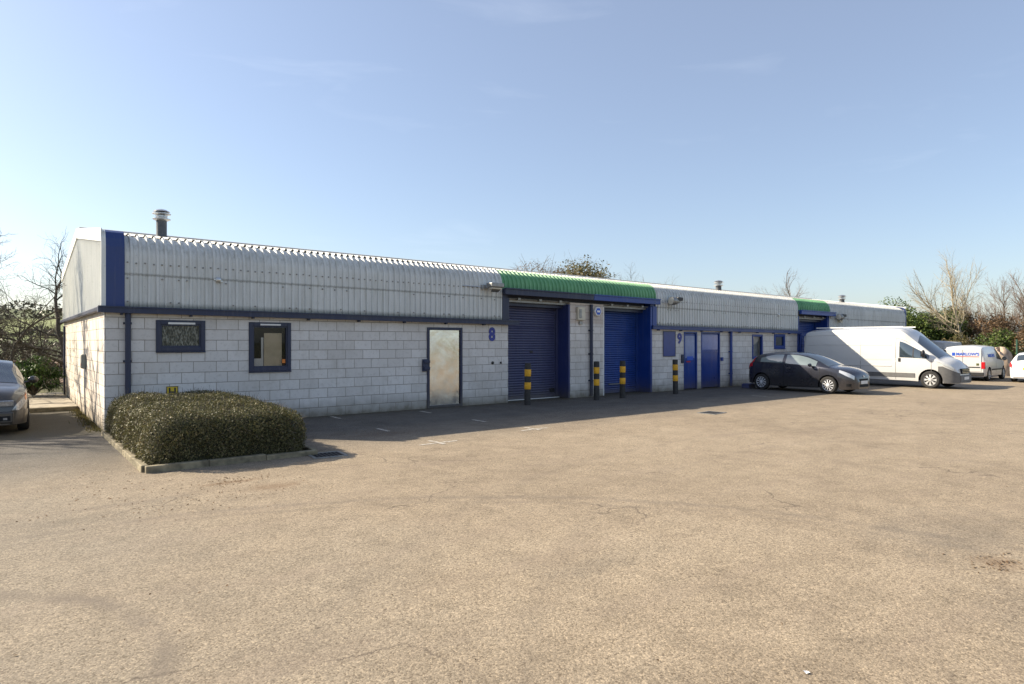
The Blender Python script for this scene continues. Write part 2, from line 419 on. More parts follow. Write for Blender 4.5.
def mk_bark(name, a, b):
    m = NT(name); p = m.P()
    n = m.noise(m.mapping(p, (6,6,1.5)), 3, 5, .7)
    m.col(m.ramp(n, [(.3, a), (.7, b)])); m.rough(.9); m.bump(n, .5, .02); return m.mat
M['bark'] = mk_bark('bark', (.085,.065,.045), (.19,.155,.11))
M['bark_dark'] = mk_bark('dark_bark', (.035,.028,.02), (.09,.075,.055))
M['bark_pale'] = mk_bark('pale_bark', (.21,.175,.115), (.34,.29,.20))
M['twig_red'] = mk_bark('reddish_twigs', (.12,.075,.05), (.22,.15,.105))
M['twig'] = mk_bark('brown_twigs', (.11,.085,.06), (.19,.155,.11))
def mk_leaf(name, stops, rough=.55, trans=.25, spec=.4):
    m = NT(name); g = m.n('ShaderNodeNewGeometry')
    nz = m.noise(m.P(), 1.2, 3)
    n2 = m.noise(m.P(), 5, 3)
    k = m.math('ADD', m.math('MULTIPLY', g.outputs['Random Per Island'], .6), m.math('ADD', m.math('MULTIPLY', nz, .25), m.math('MULTIPLY', n2, .3)))
    m.col(m.ramp(k, stops)); m.rough(rough); m.set(**{'Specular_IOR_Level': spec})
    if trans:
        t = m.n('ShaderNodeBsdfTranslucent'); m.l(m.b.inputs['Base Color'].links[0].from_socket, t.inputs[0])
        x = m.n('ShaderNodeMixShader'); x.inputs[0].default_value = trans
        m.l(m.b.outputs[0], x.inputs[1]); m.l(t.outputs[0], x.inputs[2])
        m.l(x.outputs[0], m.t.nodes['Material Output'].inputs[0])
    return m.mat
M['hedge'] = mk_leaf('hedge_leaf', [(.15, (.050,.055,.020)), (.45, (.088,.090,.034)), (.75, (.155,.142,.062)), (.95, (.30,.24,.145))], rough=.55, spec=.3)
M['hedge_in'] = plain('hedge_core', (.030,.030,.014), .95, .3, 0, 20, bump=.5)
M['leaf_green'] = mk_leaf('evergreen_leaf', [(.15, (.025,.055,.012)), (.55, (.07,.115,.022)), (.9, (.17,.21,.045))])
M['leaf_olive'] = mk_leaf('olive_leaf', [(.15, (.05,.055,.018)), (.5, (.11,.105,.035)), (.9, (.20,.15,.06))])
M['leaf_brown'] = mk_leaf('brown_leaf', [(.15, (.07,.045,.022)), (.5, (.16,.10,.05)), (.9, (.27,.17,.09))])
M['leaf_ivy'] = mk_leaf('ivy_leaf', [(.15, (.02,.045,.01)), (.55, (.05,.10,.02)), (.9, (.11,.17,.04))])
M['grassblade'] = mk_leaf('grass_blade', [(.15, (.05,.10,.015)), (.55, (.12,.20,.03)), (.9, (.25,.28,.07))])

# ================================================================== SETTING
def mat_ground():
    m = NT('rough_grass'); p = m.P(); xyz = m.sep(p)
    n = m.noise(p, .6, 7, .7); f = m.noise(p, 9, 5, .7)
    c = m.ramp(n, [(.3, (.10,.085,.04)), (.5, (.13,.13,.05)), (.7, (.10,.135,.035))])
    c = m.mix(.6, c, m.ramp(f, [(.3, .5), (.7, 1.4)]), 'MULTIPLY')
    m.col(c); m.rough(.95); m.bump(f, .6, .05); return m.mat
g = MB(); g.add([(-1500,-1500,-.03),(1500,-1500,-.03),(1500,1500,-.03),(-1500,1500,-.03)], [(0,1,2,3)])
g.build('ground', mat_ground(), kind='structure')
# one sheet of tarmac round the building (left of it up to the kerb)
yd = MB(); yd.add([(-40,-45,0),(44.5,-45,0),(44.5,14.9,0),(-40,14.9,0)], [(0,1,2,3)])
yd.add([(-40,14.9,0),(1.5,14.9,0),(1.5,19.95,0),(-40,19.95,0)], [(0,1,2,3)])
yd.add([(39.25,14.9,0),(44.5,14.9,0),(44.5,26,0),(39.25,26,0)], [(0,1,2,3)])
yd.add([(11.5,14.9,0),(17.75,14.9,0),(17.75,15.5,0),(11.5,15.5,0)], [(0,1,2,3)])
yd.add([(27.7,14.9,0),(30.4,14.9,0),(30.4,15.5,0),(27.7,15.5,0)], [(0,1,2,3)])
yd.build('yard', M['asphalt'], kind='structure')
k = MB(); k.box(-40, 1.52, 19.95, 20.10, -.05, .11)
k.build('kerb', M['kerb'], bevel=.015, kind='structure')
# raised concrete path behind the kerb, beside the gable
pth = MB(); pth.box(.55, 1.53, 20.10, 26.0, -.05, .10); pth.build('path', M['conc'], kind='structure')
# grass tuft bank behind the kerb
def blades(mb, x0, x1, y0, y1, z, n, h, r, w=.012):
    for _ in range(n):
        x = r.uniform(x0,x1); y = r.uniform(y0,y1); a = r.uniform(0, PI); hh = h*r.uniform(.4,1)
        dx = math.cos(a)*w; dy = math.sin(a)*w; lx = r.uniform(-.5,.5)*hh; ly = r.uniform(-.5,.5)*hh
        mb.add([(x-dx,y-dy,z),(x+dx,y+dy,z),(x+lx,y+ly,z+hh)], [(0,1,2)])
gb = MB(); rg = random.Random(3)
gb.box(-30, .53, 20.11, 27, -.05, .06)
nb = len(gb.f)
blades(gb, -6, .52, 20.12, 23.5, .06, 9000, .10, rg)
gb.m = [0]*nb + [1]*(len(gb.f)-nb)
gb.build('grass_verge', [mat_ground(), M['grassblade']], kind='stuff', label='bright green grass on the verge behind the kerb', cat='grass')

# far fields and hill to the left rear
def mat_fields():
    m = NT('farmland'); p = m.P(); xyz = m.sep(p)
    d = m.math('SQRT', m.math('ADD', m.math('MULTIPLY', xyz[0], xyz[0]), m.math('MULTIPLY', xyz[1], xyz[1])))
    d = m.math('ADD', d, m.math('MULTIPLY', m.noise(p, .01, 3), 40))
    c = m.ramp(m.math('DIVIDE', d, 600), [(.0, (.20,.13,.085)), (.16, (.24,.155,.105)), (.175, (.10,.13,.045)), (.42, (.13,.17,.055)),
               (.44, (.20,.24,.08)), (.62, (.22,.25,.09)), (.64, (.12,.15,.06)), (1, (.16,.18,.09))])
    c = m.mix(.5, c, m.ramp(m.noise(p, .25, 6, .7), [(.3, .6), (.7, 1.35)]), 'MULTIPLY')
    m.col(c); m.rough(.95); return m.mat
hm = MB(); rows = []
for i in range(28):
    d = 34 + (i/27)**1.7 * 660
    row = []
    for j in range(41):
        a = math.radians(62 + j*2.0)   # world azimuth from +X
        x = d*math.cos(a); y = d*math.sin(a)
        t = max(0, (d-150)/420); t = min(t,1); t = t*t*(3-2*t)
        z = .02 + t*(21 + 3*math.sin(a*9)) + (.8*math.sin(x*.03)*math.sin(y*.021) if d > 130 else 0)*min(1,(d-130)/60)
        row.append((x, y, max(z, .0)))
    rows.append(row)
hm.grid(rows, flip=True)
hm.build('fields', mat_fields(), smooth=60, kind='structure')

# ================================================================== THE TERRACE OF UNITS
X0, YF, YR, YB = 1.56, 14.84, 20.12, 25.4
XE = 39.18
B = empty('industrial_units', (X0, YF, 0), 'long low terrace of whitewashed block units with grey and green curved metal roof', 'building')
def wall_box(x0, x1, y0, y1, z0, z1, mat, name='wall', label=None):
    return MB().box(x0, x1, y0, y1, z0, z1).build(name, mat, B, label=label)
T = .2
# front walls with real openings (window / door holes) : built from pieces in one mesh
def wall_with_holes(x0, x1, ztop, holes, name, ya=YF, yb=YF+T):
    mb = MB(); xs = sorted({x0, x1, *[h[0] for h in holes], *[h[1] for h in holes]})
    for a, b in zip(xs, xs[1:]):
        hs = [h for h in holes if h[0] <= a + 1e-6 and h[1] >= b - 1e-6]
        z = -.05
        for h in sorted(hs, key=lambda q: q[2]):
            if h[2] > z + .001: mb.box(a, b, ya, yb, z, h[2])
            z = h[3]
        mb.box(a, b, ya, yb, z, ztop)
    return mb.build(name, M['block'], B)
W1 = (2.45, 3.38, 1.56, 2.20); W2 = (4.27, 5.20, 1.10, 2.19); D0 = (8.79, 9.90, -.06, 2.14)
W3 = (24.09, 24.86, 1.08, 2.06); W4 = (25.75, 26.62, 1.47, 2.09)
D1 = (19.62, 20.41, -.06, 2.13); D2 = (20.66, 21.86, -.06, 2.13)
wall_with_holes(X0, 11.49, 2.42, [W1, W2, D0], 'front_wall')
wall_with_holes(13.93, 15.42, 3.08, [], 'front_wall')
wall_with_holes(17.75, 27.72, 2.42, [D1, D2, W3, W4], 'front_wall')
wall_with_holes(30.38, XE, 2.42, [(33.2, 34.2, -.06, 2.13), (36.5, 37.4, 1.1, 2.1)], 'front_wall')
wall_box(X0, X0+T, YF+T+.002, YB, -.05, 2.42, M['block_side'], 'gable_wall')
wall_box(XE-T, XE, YF+T+.002, YB, -.05, 2.42, M['block_side'], 'gable_wall')
wall_box(X0+T+.002, XE-T-.002, YB-T, YB-.003, -.05, 2.42, M['block'], 'rear_wall')
# recess cheeks of the roller-shutter bays (side walls of block running back) and slab inside
for xa in (11.29, 13.931, 15.22, 17.751, 27.52, 31.281):
    pass

# --- curved corrugated cladding
def profile(zbot, zc=3.45, R=.46, slope=.147, yf=YF-.035, lap=False, ylim=None):
    pts = []
    def add(y, z, ny, nz): pts.append((y, z, ny, nz))
    if zbot < zc:
        if lap and zbot < 3.0:
            add(yf+.006, zbot, -1, 0); add(yf+.006, 3.10, -1, 0); add(yf, 3.095, -1, 0)
        else: add(yf, zbot, -1, 0)
    a1 = PI/2 - math.atan(slope); n = 9
    a0 = 0
    if zbot > zc: a0 = math.asin((zbot-zc)/R)
    for i in range(n+1):
        a = a0 + (a1-a0)*i/n
        add(yf + R - R*math.cos(a), zc + R*math.sin(a), -math.cos(a), math.sin(a))
    return pts
def corr(x0, x1, prof, pitch=.152, depth=.037, wide=.54):
    xs = []; x = x0
    while x < x1 - 1e-6:
        for o, d in ((0, 0), (wide*pitch, 0), (wide*pitch+.014, 1), (pitch-.016, 1)):
            if x+o < x1: xs.append((x+o, d*depth))
        x += pitch
    xs.append((x1, 0))
    mb = MB(); P = []
    for xx, off in xs:
        P.append([(xx, y+ny*off, z+nz*off) for y, z, ny, nz in prof])
    mb.grid(P, flip=True)
    return mb
pf = profile(2.44, lap=True); pg = profile(3.34)
yc, zc_ = pf[-1][0], pf[-1][1]
SEG = [(1.90, 11.24, pf, 'clad'), (11.24, 18.0, pg, 'clad_green'), (18.0, 27.62, pf, 'clad'), (27.62, 30.52, pg, 'clad_green'), (30.52, XE-.12, pf, 'clad')]
for a, b, pr_, mt in SEG:
    n = round((b-a)/.152); pit = (b-a)/n
    c = corr(a, b, pr_, pitch=pit)
    nf = len(c.f)
    if mt == 'clad':
        # fixing bolts on the pans
        for i in range(n):
            x = a + i*pit + .31*pit
            for z, pr_b in ((3.33, 1), (2.56, .35), (3.03, .25)):
                if rnd.random() < pr_b:
                    c.lathe((x + rnd.uniform(-.004,.004), YF-.045, z + rnd.uniform(-.01,.01)), [(.017,.012),(.017,-.004),(.006,-.010)], 6, 'y', 1)
    c.build('front_cladding', [M[mt], M['dullmetal']] if mt == 'clad' else M[mt], B, smooth=25, label='green curved eaves sheeting over the roller doors' if mt == 'clad_green' else None)
# roof slopes (ribbed sheets) front and rear
ZR = zc_ + .147*(YR - yc)
rf = corr(X0+.02, XE-.02, [(yc-.05, zc_+.012-.05*.147, -.145, .989), (YR, ZR+.012, -.145, .989)], pitch=.152)
rf.build('roof', M['roof'], B, smooth=25)
slope_b = (ZR-3.85)/(YB-YR)
rb = corr(X0+.02, XE-.02, [(YR+.001, ZR+.012, .145, .989), (YB+.05, 3.85, .145, .989)], pitch=.304)
rb.build('roof', M['roof'], B, smooth=25)
MB().tube([(X0, YR, ZR+.03), (XE, YR, ZR+.03)], .07, 8).build('ridge_cap', M['roof'], B, smooth=60)
# rear upper wall & inner gable closure
MB().box(X0+.05, XE-.05, YB-.06, YB-.02, 2.42, 3.86).build('rear_cladding', M['clad'], B)
# gable corrugated sheeting
def ztop(y):
    return 3.93 + (ZR+.02-3.93)*(y-YF)/(YR-YF) if y < YR else ZR+.02 - (ZR+.02-3.9)*(y-YR)/(YB-YR)
def gable(xp, sgn):
    mb = MB(); ys = []; y = YF-.02; pit = .155
    while y < YB:
        for o, d in ((0,0),(.085,0),(.10,.028),(.135,.028)):
            if y+o < YB: ys.append((y+o, d))
        y += pit
    ys.append((YB, 0))
    mb.grid([[(xp+sgn*d, y, 2.43), (xp+sgn*d, y, 3.15), (xp+sgn*d, y, ztop(y)-.01)] for y, d in ys])
    return mb.build('gable_cladding', M['clad_white'], B, smooth=25)
gable(X0-.012, -1); gable(XE+.012, 1)
# verge flashing: pale folded strip along the sloping gable edge
def verge(xa, xb, mat):
    mb = MB()
    for ya, yb in ((YF-.005, YR), (YR, YB+.06)):
        z0, z1 = ztop(max(ya,YF))+.035, ztop(min(yb,YB))+.035
        mb.add([(xa,ya,z0-.26),(xb,ya,z0-.26),(xb,yb,z1-.26),(xa,yb,z1-.26),(xa,ya,z0),(xb,ya,z0),(xb,yb,z1),(xa,yb,z1)],
               [(0,3,2,1),(4,5,6,7),(0,1,5,4),(1,2,6,5),(2,3,7,6),(3,0,4,7)])
    return mb.build('verge_flashing', mat, B, label='pale folded flashing along the sloping gable edge')
verge(X0-.062, X0-.042, M['clad_white']); verge(XE+.045, XE+.06, M['clad_white'])
# blue corner trims with squared shoulder
def corner_trim(x0, x1, mat):
    p = [(YF-.06, 2.45), (YF-.06, 3.62), (YF-.035, 3.78), (YF+.03, 3.905), (YF+.14, 3.955), (YF+.42, 3.995)]
    mb = MB(); mb.grid([[(x, y, z) for y, z in p] for x in (x0, x1)], flip=True)
    q = [(y+.05, z-.03) for y, z in p]
    mb.grid([[(x, y, z) for y, z in q] for x in (x0, x1)])
    for x, fl in ((x0, False), (x1, True)):
        mb.grid([[(x, *a) for a in p], [(x, *a) for a in q]], flip=fl)
    return mb.build('corner_trim', mat, B)
corner_trim(X0-.058, X0+.018, M['clad_white']); corner_trim(X0+.019, 1.895, M['blue_trim']); corner_trim(XE-.125, XE+.03, M['blue_trim'])
# return flashings where the tall cladding stops at the shutter bays
for xa, mt in ((11.24, 'navy'), (17.82, 'blue'), (27.60, 'blue'), (31.30, 'blue')):
    pass

# --- gutters (box section with lip), brackets
def gutter(x0, x1, mat, bx):
    mb = MB()
    mb.box(x0, x1, YF-.165, YF-.15, 2.335, 2.445)          # front face
    mb.box(x0, x1, YF-.165, YF-.045, 2.322, 2.335)         # sole
    mb.box(x0, x1, YF-.185, YF-.166, 2.425, 2.452)         # rolled lip
    mb.box(x0, x1, YF-.044, YF-.03, 2.33, 2.43)
    mb.box(x0, x0+.012, YF-.15, YF-.045, 2.336, 2.44); mb.box(x1-.012, x1, YF-.15, YF-.045, 2.336, 2.44)
    o = mb.build('gutter', mat, B)
    x = x0 + .4
    while x < x1:
        MB().box(x-.02, x+.02, YF-.12, YF-.003, 2.285, 2.320).build('bracket', mat, o); x += bx
    return o
gutter(X0-.12, 11.78, M['navy'], 1.25); gutter(17.72, 27.63, M['blue_trim'], 1.25); gutter(30.4, XE+.1, M['blue_trim'], 1.4)
# soffit strip between gutter and wall
MB().box(X0-.10, X0-.003, YF-.14, YB+.05, 2.36, 2.445).build('gable_flashing', M['navy'], B, bevel=.01)
# downpipes
def downpipe(x, mat, z1=2.32, y=YF-.075, r=.052):
    mb = MB(); mb.tube([(x,y,.03), (x,y,z1)], r, 12)
    for z in (.5, 1.35, 2.1): mb.tube([(x,y,z),(x,y,z+.04)], r*1.22, 12); mb.box(x-.075, x+.075, YF-.02, YF-.002, z, z+.04)
    return mb.build('downpipe', mat, B, smooth=40)
downpipe(1.95, M['navy']); downpipe(22.50, M['blue']); downpipe(27.80, M['blue'])
downpipe(14.80, M['navy'], z1=3.05)
# --- canopy beams over the shutter bays
def canopy(x0, x1, mat, z0=3.15, z1=3.36):
    mb = MB(); mb.box(x0, x1, YF-.23, YF-.12, z0+.03, z1)            # fascia
    mb.box(x0, x1, YF-.119, YF+.45, z1-.05, z1-.012)                  # top plate
    mb.box(x0, x1, YF-.26, YF-.231, z1-.03, z1+.01)
    return mb.build('canopy_beam', mat, B, bevel=.006)
canopy(11.22, 14.76, M['navy']); canopy(14.77, 18.02, M['blue']); canopy(27.62, 30.75, M['blue'])
# light soffit rails just under the beams
def rail(x0, x1):
    mb = MB(); mb.box(x0, x1, YF+.12, YF+.24, 3.0, 3.075); mb.tube([(x0, YF+.05, 3.09), (x1, YF+.05, 3.09)], .022, 8)
    for x in np.linspace(x0+.4, x1-.4, 3): mb.box(x-.05, x+.05, YF-.02, YF+.1, 3.06, 3.12)
    return mb.build('shutter_rail', M['dullmetal'], B)
rail(11.5, 13.93); rail(15.42, 17.73); rail(27.9, 30.35)
# cladding behind the canopy (closes the void above the shutters) and bay ceilings
for x0, x1 in ((11.3, 17.9), (27.7, 30.45)):
    MB().box(x0, x1, YF+.26, YF+.30, 2.90, 3.40).build('bay_header', M['navy'], B)
# reveals (blue sheet) and outer jambs
def jamb(x0, x1, mat, z1=3.10, z0=0.0, y0=YF-.035, y1=YF+.56):
    return MB().box(x0, x1, y0, y1, z0, z1).build('shutter_jamb', mat, B, bevel=.008)
jamb(11.36, 11.49, M['navy'], z0=2.46, y0=YF-.06)
jamb(13.86, 13.928, paint('reveal_navy', (.02,.032,.13), (.03,.045,.16)), y0=YF-.012, z1=3.02)
jamb(17.66, 17.748, M['blue'], y0=YF-.09, z1=3.10)
jamb(15.423, 15.47, M['white'], y0=YF+.01, z1=3.0)
jamb(27.66, 27.718, M['blue'], y0=YF-.06, z0=0); jamb(30.3, 30.378, M['blue'], y0=YF-.06, z0=0)
MB().box(11.24, 11.36, YF-.07, YF-.036, 2.45, 3.34).build('return_flashing', M['navy'], B)
MB().box(17.78, 18.0, YF-.085, YF-.036, 2.45, 3.12).build('return_flashing', M['blue'], B)
# cover upper wall parts beside bays behind
MB().box(11.25, 11.49, YF+.0, YF+.56, 2.422, 3.3).build('bay_cheek', M['navy'], B)
MB().box(17.75, 17.98, YF+.0, YF+.56, 2.422, 3.3).build('bay_cheek', M['blue'], B)
MB().box(27.5, 27.658, YF+.0, YF+.56, 2.422, 3.3).build('bay_cheek', M['blue'], B)
MB().box(30.38, 30.55, YF+.0, YF+.56, 2.422, 3.3).build('bay_cheek', M['blue'], B)
for x0, x1 in ((11.29, 11.487), (13.932, 14.13), (15.2, 15.418), (17.752, 17.95), (27.5, 27.655), (30.382, 30.58)):
    MB().box(x0, x1, YF+T+.002, YF+.6, -.05, 3.05 if x0 > 13.9 and x0 < 15.5 else 2.42).build('bay_wall', M['block_side'], B)
# --- roller shutters: curved interlocking slats in one mesh
def shutter(x0, x1, z1, mat, slat=.076, z0=.10, y=YF+.54, rail_mat=None):
    P = []; zs = []
    z = z0
    prof = []
    while z < z1:
        for t, d in ((0, .010), (.06, 0), (.25, -.010), (.5, -.014), (.75, -.010), (.94, 0)):
            prof.append((z + t*slat, y + d))
        z += slat
    mb = MB(); mb.grid([[(x, yy, zz) for zz, yy in prof] for x in (x0, x1)], flip=True)
    o = mb.build('roller_shutter', mat, B, smooth=35)
    MB().box(x0+.02, x1-.02, y-.035, y+.02, .012, z0+.01).build('bottom_rail', rail_mat or mat, o)
    for q in (x0, x1-.07): MB().box(q, q+.07, y-.06, y-.02, 0, z1).build('guide', mat, o)
    return o
s1 = shutter(11.49, 13.86, 3.02, M['navy_shut'], rail_mat=M['navy_shut'])
MB().box(11.5, 13.85, YF+.40, YF+.455, .004, .022).build('ground_strip', M['white'], s1, label='white strip on the ground under the shutter')  # thin white line along the foot of the shutter
MB().box(13.55, 13.72, YF+.49, YF+.525, .18, .30).build('lock_box', M['blackp'], s1)
MB().box(12.75, 12.85, YF+.508, YF+.525, 1.42, 1.48).build('shutter_handle', M['blackp'], s1)
s2 = shutter(15.47, 17.66, 3.02, M['blue_shut'])
MB().box(16.2, 16.9, YF+.49, YF+.508, .3, .33).build('pull_bar', M['dullmetal'], s2)
s3 = shutter(27.72, 30.3, 3.02, M['blue_shut'])

# --- doors
def frame_mb(x0, x1, z0, z1, w, y0, y1, sill=True):
    mb = MB(); mb.box(x0, x0+w, y0, y1, z0, z1); mb.box(x1-w, x1, y0, y1, z0, z1)
    mb.box(x0+w+.0005, x1-w-.0005, y0, y1, z1-w, z1)
    if sill: mb.box(x0+w+.0005, x1-w-.0005, y0, y1, z0, z0+w)
    return mb
# steel clad door, slightly dented sheet
e = .002
dl = MB(); n1, n2 = 12, 24
P = [[(8.885 + (9.805-8.885)*i/n1, YF+.012, .055 + (2.085-.055)*j/n2) for j in range(n2+1)] for i in range(n1+1)]
dl.grid(P, flip=True); dl.box(8.885, 9.805, YF+.0125, YF+.05, .055, 2.085)
dsl = dl.build('steel_door', M['steel'], B, smooth=40, label='bare galvanised steel door in a dark blue frame')
frame_mb(D0[0]+e, D0[1]-e, .0, D0[3]-e, .07, YF-.03, YF+.12).build('frame', M['navy'], dsl, bevel=.006)
hd = MB(); hd.box(8.64, 8.785, YF-.06, YF-.004, .98, 1.30); hd.box(8.66, 8.84, YF-.095, YF-.061, 1.02, 1.1); hd.box(8.66, 8.84, YF-.095, YF-.061, 1.2, 1.27)
hd.build('lock_box', M['navy'], dsl, bevel=.01)
def blue_door(x0, x1, label, rails, kind):
    d = MB(); d.box(x0+.06, x1-.06, YF+.03, YF+.075, .03, 2.06)
    for z in rails: d.box(x0+.08, x1-.08, YF+.012, YF+.029, z, z+.035)
    o = d.build('steel_door', M['blue'], B, label=label)
    frame_mb(x0+e, x1-e, .0, 2.13-e, .055, YF-.02, YF+.12, sill=False).build('frame', M['blue'], o, bevel=.005)
    return o
bd1 = blue_door(D1[0], D1[1], 'narrow blue door with panel pale with painted reflection and red sticker', [1.05], 0)
MB().box(D1[0]+.12, D1[1]-.12, YF+.024, YF+.0295, 1.16, 1.98).build('upper_panel', plain('pale_reflection', (.22,.27,.46), .15, .1), bd1)  # pale blue paints in the reflection on the door's upper half
MB().box(D1[0]+.20, D1[0]+.42, YF+.022, YF+.0285, 1.0, 1.045).build('sticker', M['red'], bd1)
MB().box(D1[0]+.22, D1[1]-.2, YF+.018, YF+.0235, 1.08, 1.22).build('notice', M['logo_blue'], bd1)
bd2 = blue_door(D2[0], D2[1], 'wide blue door with a rail across its upper half', [1.40, 1.36], 1)
MB().box(D2[0]+.11, D2[1]-.11, YF+.022, YF+.0295, 1.46, 2.02).build('upper_panel', plain('mid_blue_reflection', (.13,.18,.42), .14, .1), bd2)  # lighter blue stands in for the reflection across this panel
hb = MB(); hb.box(D1[0]-.17, D1[0]-.03, YF-.055, YF-.003, .98, 1.30); hb.build('lock_box', M['navy'], bd1, bevel=.01)
hb = MB(); hb.box(D2[1]+.03, D2[1]+.17, YF-.055, YF-.003, 1.02, 1.16); hb.build('lock_box', M['blue'], bd2, bevel=.01)
# far door & window behind the van
fd = MB().box(33.26, 34.14, YF+.03, YF+.075, .03, 2.06).build('steel_door', M['blue'], B)
frame_mb(33.2+e, 34.2-e, .0, 2.13-e, .055, YF-.02, YF+.12, sill=False).build('frame', M['blue'], fd)
MB().box(X0-.05, X0-.003, 24.72, 24.90, .08, 2.25).build('door_jamb', M['navy'], B, label='dark jamb strip at the rear end of the gable wall')

# --- windows
def window(x0, x1, z0, z1, mat, fw=.08, split=None, pane_mat='glass', label=None, inner=True):
    o = frame_mb(x0+e, x1-e, z0+e, z1-e, fw, YF-.028, YF+.09).build('window', mat, B, bevel=.006, label=label)
    a, b, c, d = x0+fw, x1-fw, z0+fw, z1-fw
    MB().box(a-.01, b+.01, YF+.030, YF+.036, c-.01, d+.01).build('pane', M[pane_mat], o)
    if inner: frame_mb(a+.001, b-.001, c+.001, d-.001, .028, YF+.0, YF+.028).build('sash', mat, o)
    MB().box(x0+.0, x1-.0, YF-.045, YF-.003, z0-.03, z0-.001).build('sill', mat, o, bevel=.005)
    return o
w1 = window(*W1, M['navy'], .085, pane_mat='obscure', label='wide low window with rippled obscure glass')
MB().box(W1[0]+.22, W1[1]-.2, YF-.034, YF-.026, W1[3]-.085, W1[3]-.045).build('trickle_vent', M['white'], w1)
w2 = window(*W2, M['navy'], .085, pane_mat='clear', label='square window with beige painted reflection and orange sticker')
MB().box(W2[0]+.24, W2[1]-.24, YF-.034, YF-.026, W2[3]-.07, W2[3]-.035).build('trickle_vent', M['white'], w2)
bl = MB()
for i in range(22):      # beige slats painted in as a reflection of the sunlit building opposite
    x = W2[0]+.36 + i*.022
    if x < W2[1]-.18: bl.box(x, x+.019, YF+.10, YF+.103 + (i%2)*.003, W2[2]+.09, W2[3]-.24)
bl.build('painted_reflection', plain('beige_reflection', (.86,.72,.50), .8, .12), w2)
bw = MB(); bw.box(W2[0]+.30, W2[0]+.35, YF+.115, YF+.125, W2[2]+.09, W2[3]-.34); bw.box(W2[0]+.13, W2[0]+.30, YF+.115, YF+.125, W2[2]+.09, W2[2]+.28)
bw.build('white_reflection', M['white'], w2)  # white bit of the same reflection, painted in behind the pane
mb = MB(); mb.box(W2[0]+.0, W2[1]-.0, YF+.55, YF+.56, W2[2]-.1, W2[3]+.1); mb.box(W2[0]+.002, W2[0]+.012, YF+.21, YF+.55, W2[2]-.1, W2[3]+.1); mb.box(W2[1]-.012, W2[1]-.002, YF+.21, YF+.55, W2[2]-.1, W2[3]+.1)
mb.build('pane_backing', plain('dark_interior', (.035,.035,.033), .9, .3, 0, 3), w2)
MB().box(W2[1]-.19, W2[1]-.12, YF+.024, YF+.0295, W2[2]+.17, W2[2]+.26).build('sticker', M['orange'], w2)
w3 = window(*W3, M['blue'], .06, pane_mat='clear', label='upright window with a cream reflection painted in behind the glass')
bl = MB(); bl.add([(W3[0]+.07, YF+.11, W3[2]+.45), (W3[1]-.08, YF+.11, W3[3]-.25), (W3[1]-.08, YF+.11, W3[3]-.07), (W3[0]+.07, YF+.11, W3[3]-.07)], [(0,1,2,3)])
bl.add([(W3[0]+.07, YF+.115, W3[2]+.45), (W3[1]-.08, YF+.115, W3[3]-.25), (W3[1]-.08, YF+.115, W3[3]-.07), (W3[0]+.07, YF+.115, W3[3]-.07)], [(3,2,1,0)])
bl.build('painted_reflection', M['white'], w3)  # cream half of the window's reflection, drawn as a sheet behind glass
MB().box(W3[0]+.05, W3[1]-.05, YF+.18, YF+.19, W3[2]+.05, W3[3]-.05).build('pane_backing', plain('blue_reflection', (.42,.47,.52), .7, .2), w3)  # blue-grey half of that reflection, painted on a backing sheet
w4 = window(*W4, M['blue'], .10, pane_mat='glass', label='small window in a thick blue frame')
w5 = window(36.5, 37.4, 1.1, 2.1, M['blue'], .08)

# --- unit numbers
nm = text_mb('8', .50, .012, .022); xf(nm, Matrix.Translation((10.91, YF-.008, 1.95)) @ Matrix.Diagonal((.86,1,1,1)) @ Matrix.Rotation(PI/2, 4, 'X'))
M['numblue'] = plain('number_blue', (.02,.035,.26), .45, .1)
nm.build('unit_number', M['numblue'], B, label='dark blue number 8 on the blockwork')
nm = text_mb('9', .50, .012, .02); xf(nm, Matrix.Translation((19.37, YF-.008, 1.86)) @ Matrix.Rotation(PI/2, 4, 'X'))
nm.build('unit_number', M['numblue'], B, label='blue number 9 beside the blue doors')

# --- flues on the roof
def flue(x, y, top, r=.11):
    zb = zc_ + .147*(y-yc) - .03; h = top - zb
    o = MB().lathe((x,y,zb), [(r*1.5,0),(r*1.45,.05),(r*1.05,.09),(r,.12),(r,h-.26)], 16).build('flue', plain('flue_pipe', (.085,.09,.095), .5, .2, .3, 10), B, smooth=35)
    cp = MB(); z = top-.26
    cp.lathe((x,y,z), [(r*1.05,0),(r*1.7,.035),(r*1.7,.05),(r*.95,.065)], 18)
    cp.lathe((x,y,z+.085), [(r*.95,0),(r*.95,.04)], 16)
    cp.lathe((x,y,z+.135), [(r*1.05,0),(r*1.75,.02),(r*1.75,.035),(r*.9,.055)], 18)
    cp.lathe((x,y,z+.20), [(r*1.3,0),(r*1.6,.012),(r*.9,.055),(r*.1,.075)], 18)
    for k_ in range(4):
        a = k_*PI/2+.4; cp.tube([(x+r*1.2*math.cos(a), y+r*1.2*math.sin(a), z+.02),(x+r*1.2*math.cos(a), y+r*1.2*math.sin(a), z+.22)], .009, 5)
    cp.build('flue_cap', M['galv'], o, smooth=35)
    return o
flue(2.84, 16.5, 4.76); flue(24.21, 16.5, 4.57, .12); flue(35.4, 16.5, 4.53, .12)
# small roof/cladding fitting and cable glands
def fitting(x, z):
    mb = MB(); mb.lathe((x, YF-.12, z), [(.02,0),(.055,.02),(.06,.06),(.03,.085)], 12, 'y'); mb.box(x-.09, x+.02, YF-.09, YF-.07, z-.012, z+.012)
    mb.box(x+.02, x+.09, YF-.10, YF-.065, z-.045, z-.02)
    mb.build('cladding_fitting', M['galv'], B, smooth=40)
fitting(3.62, 3.09); fitting(26.0, 3.10)

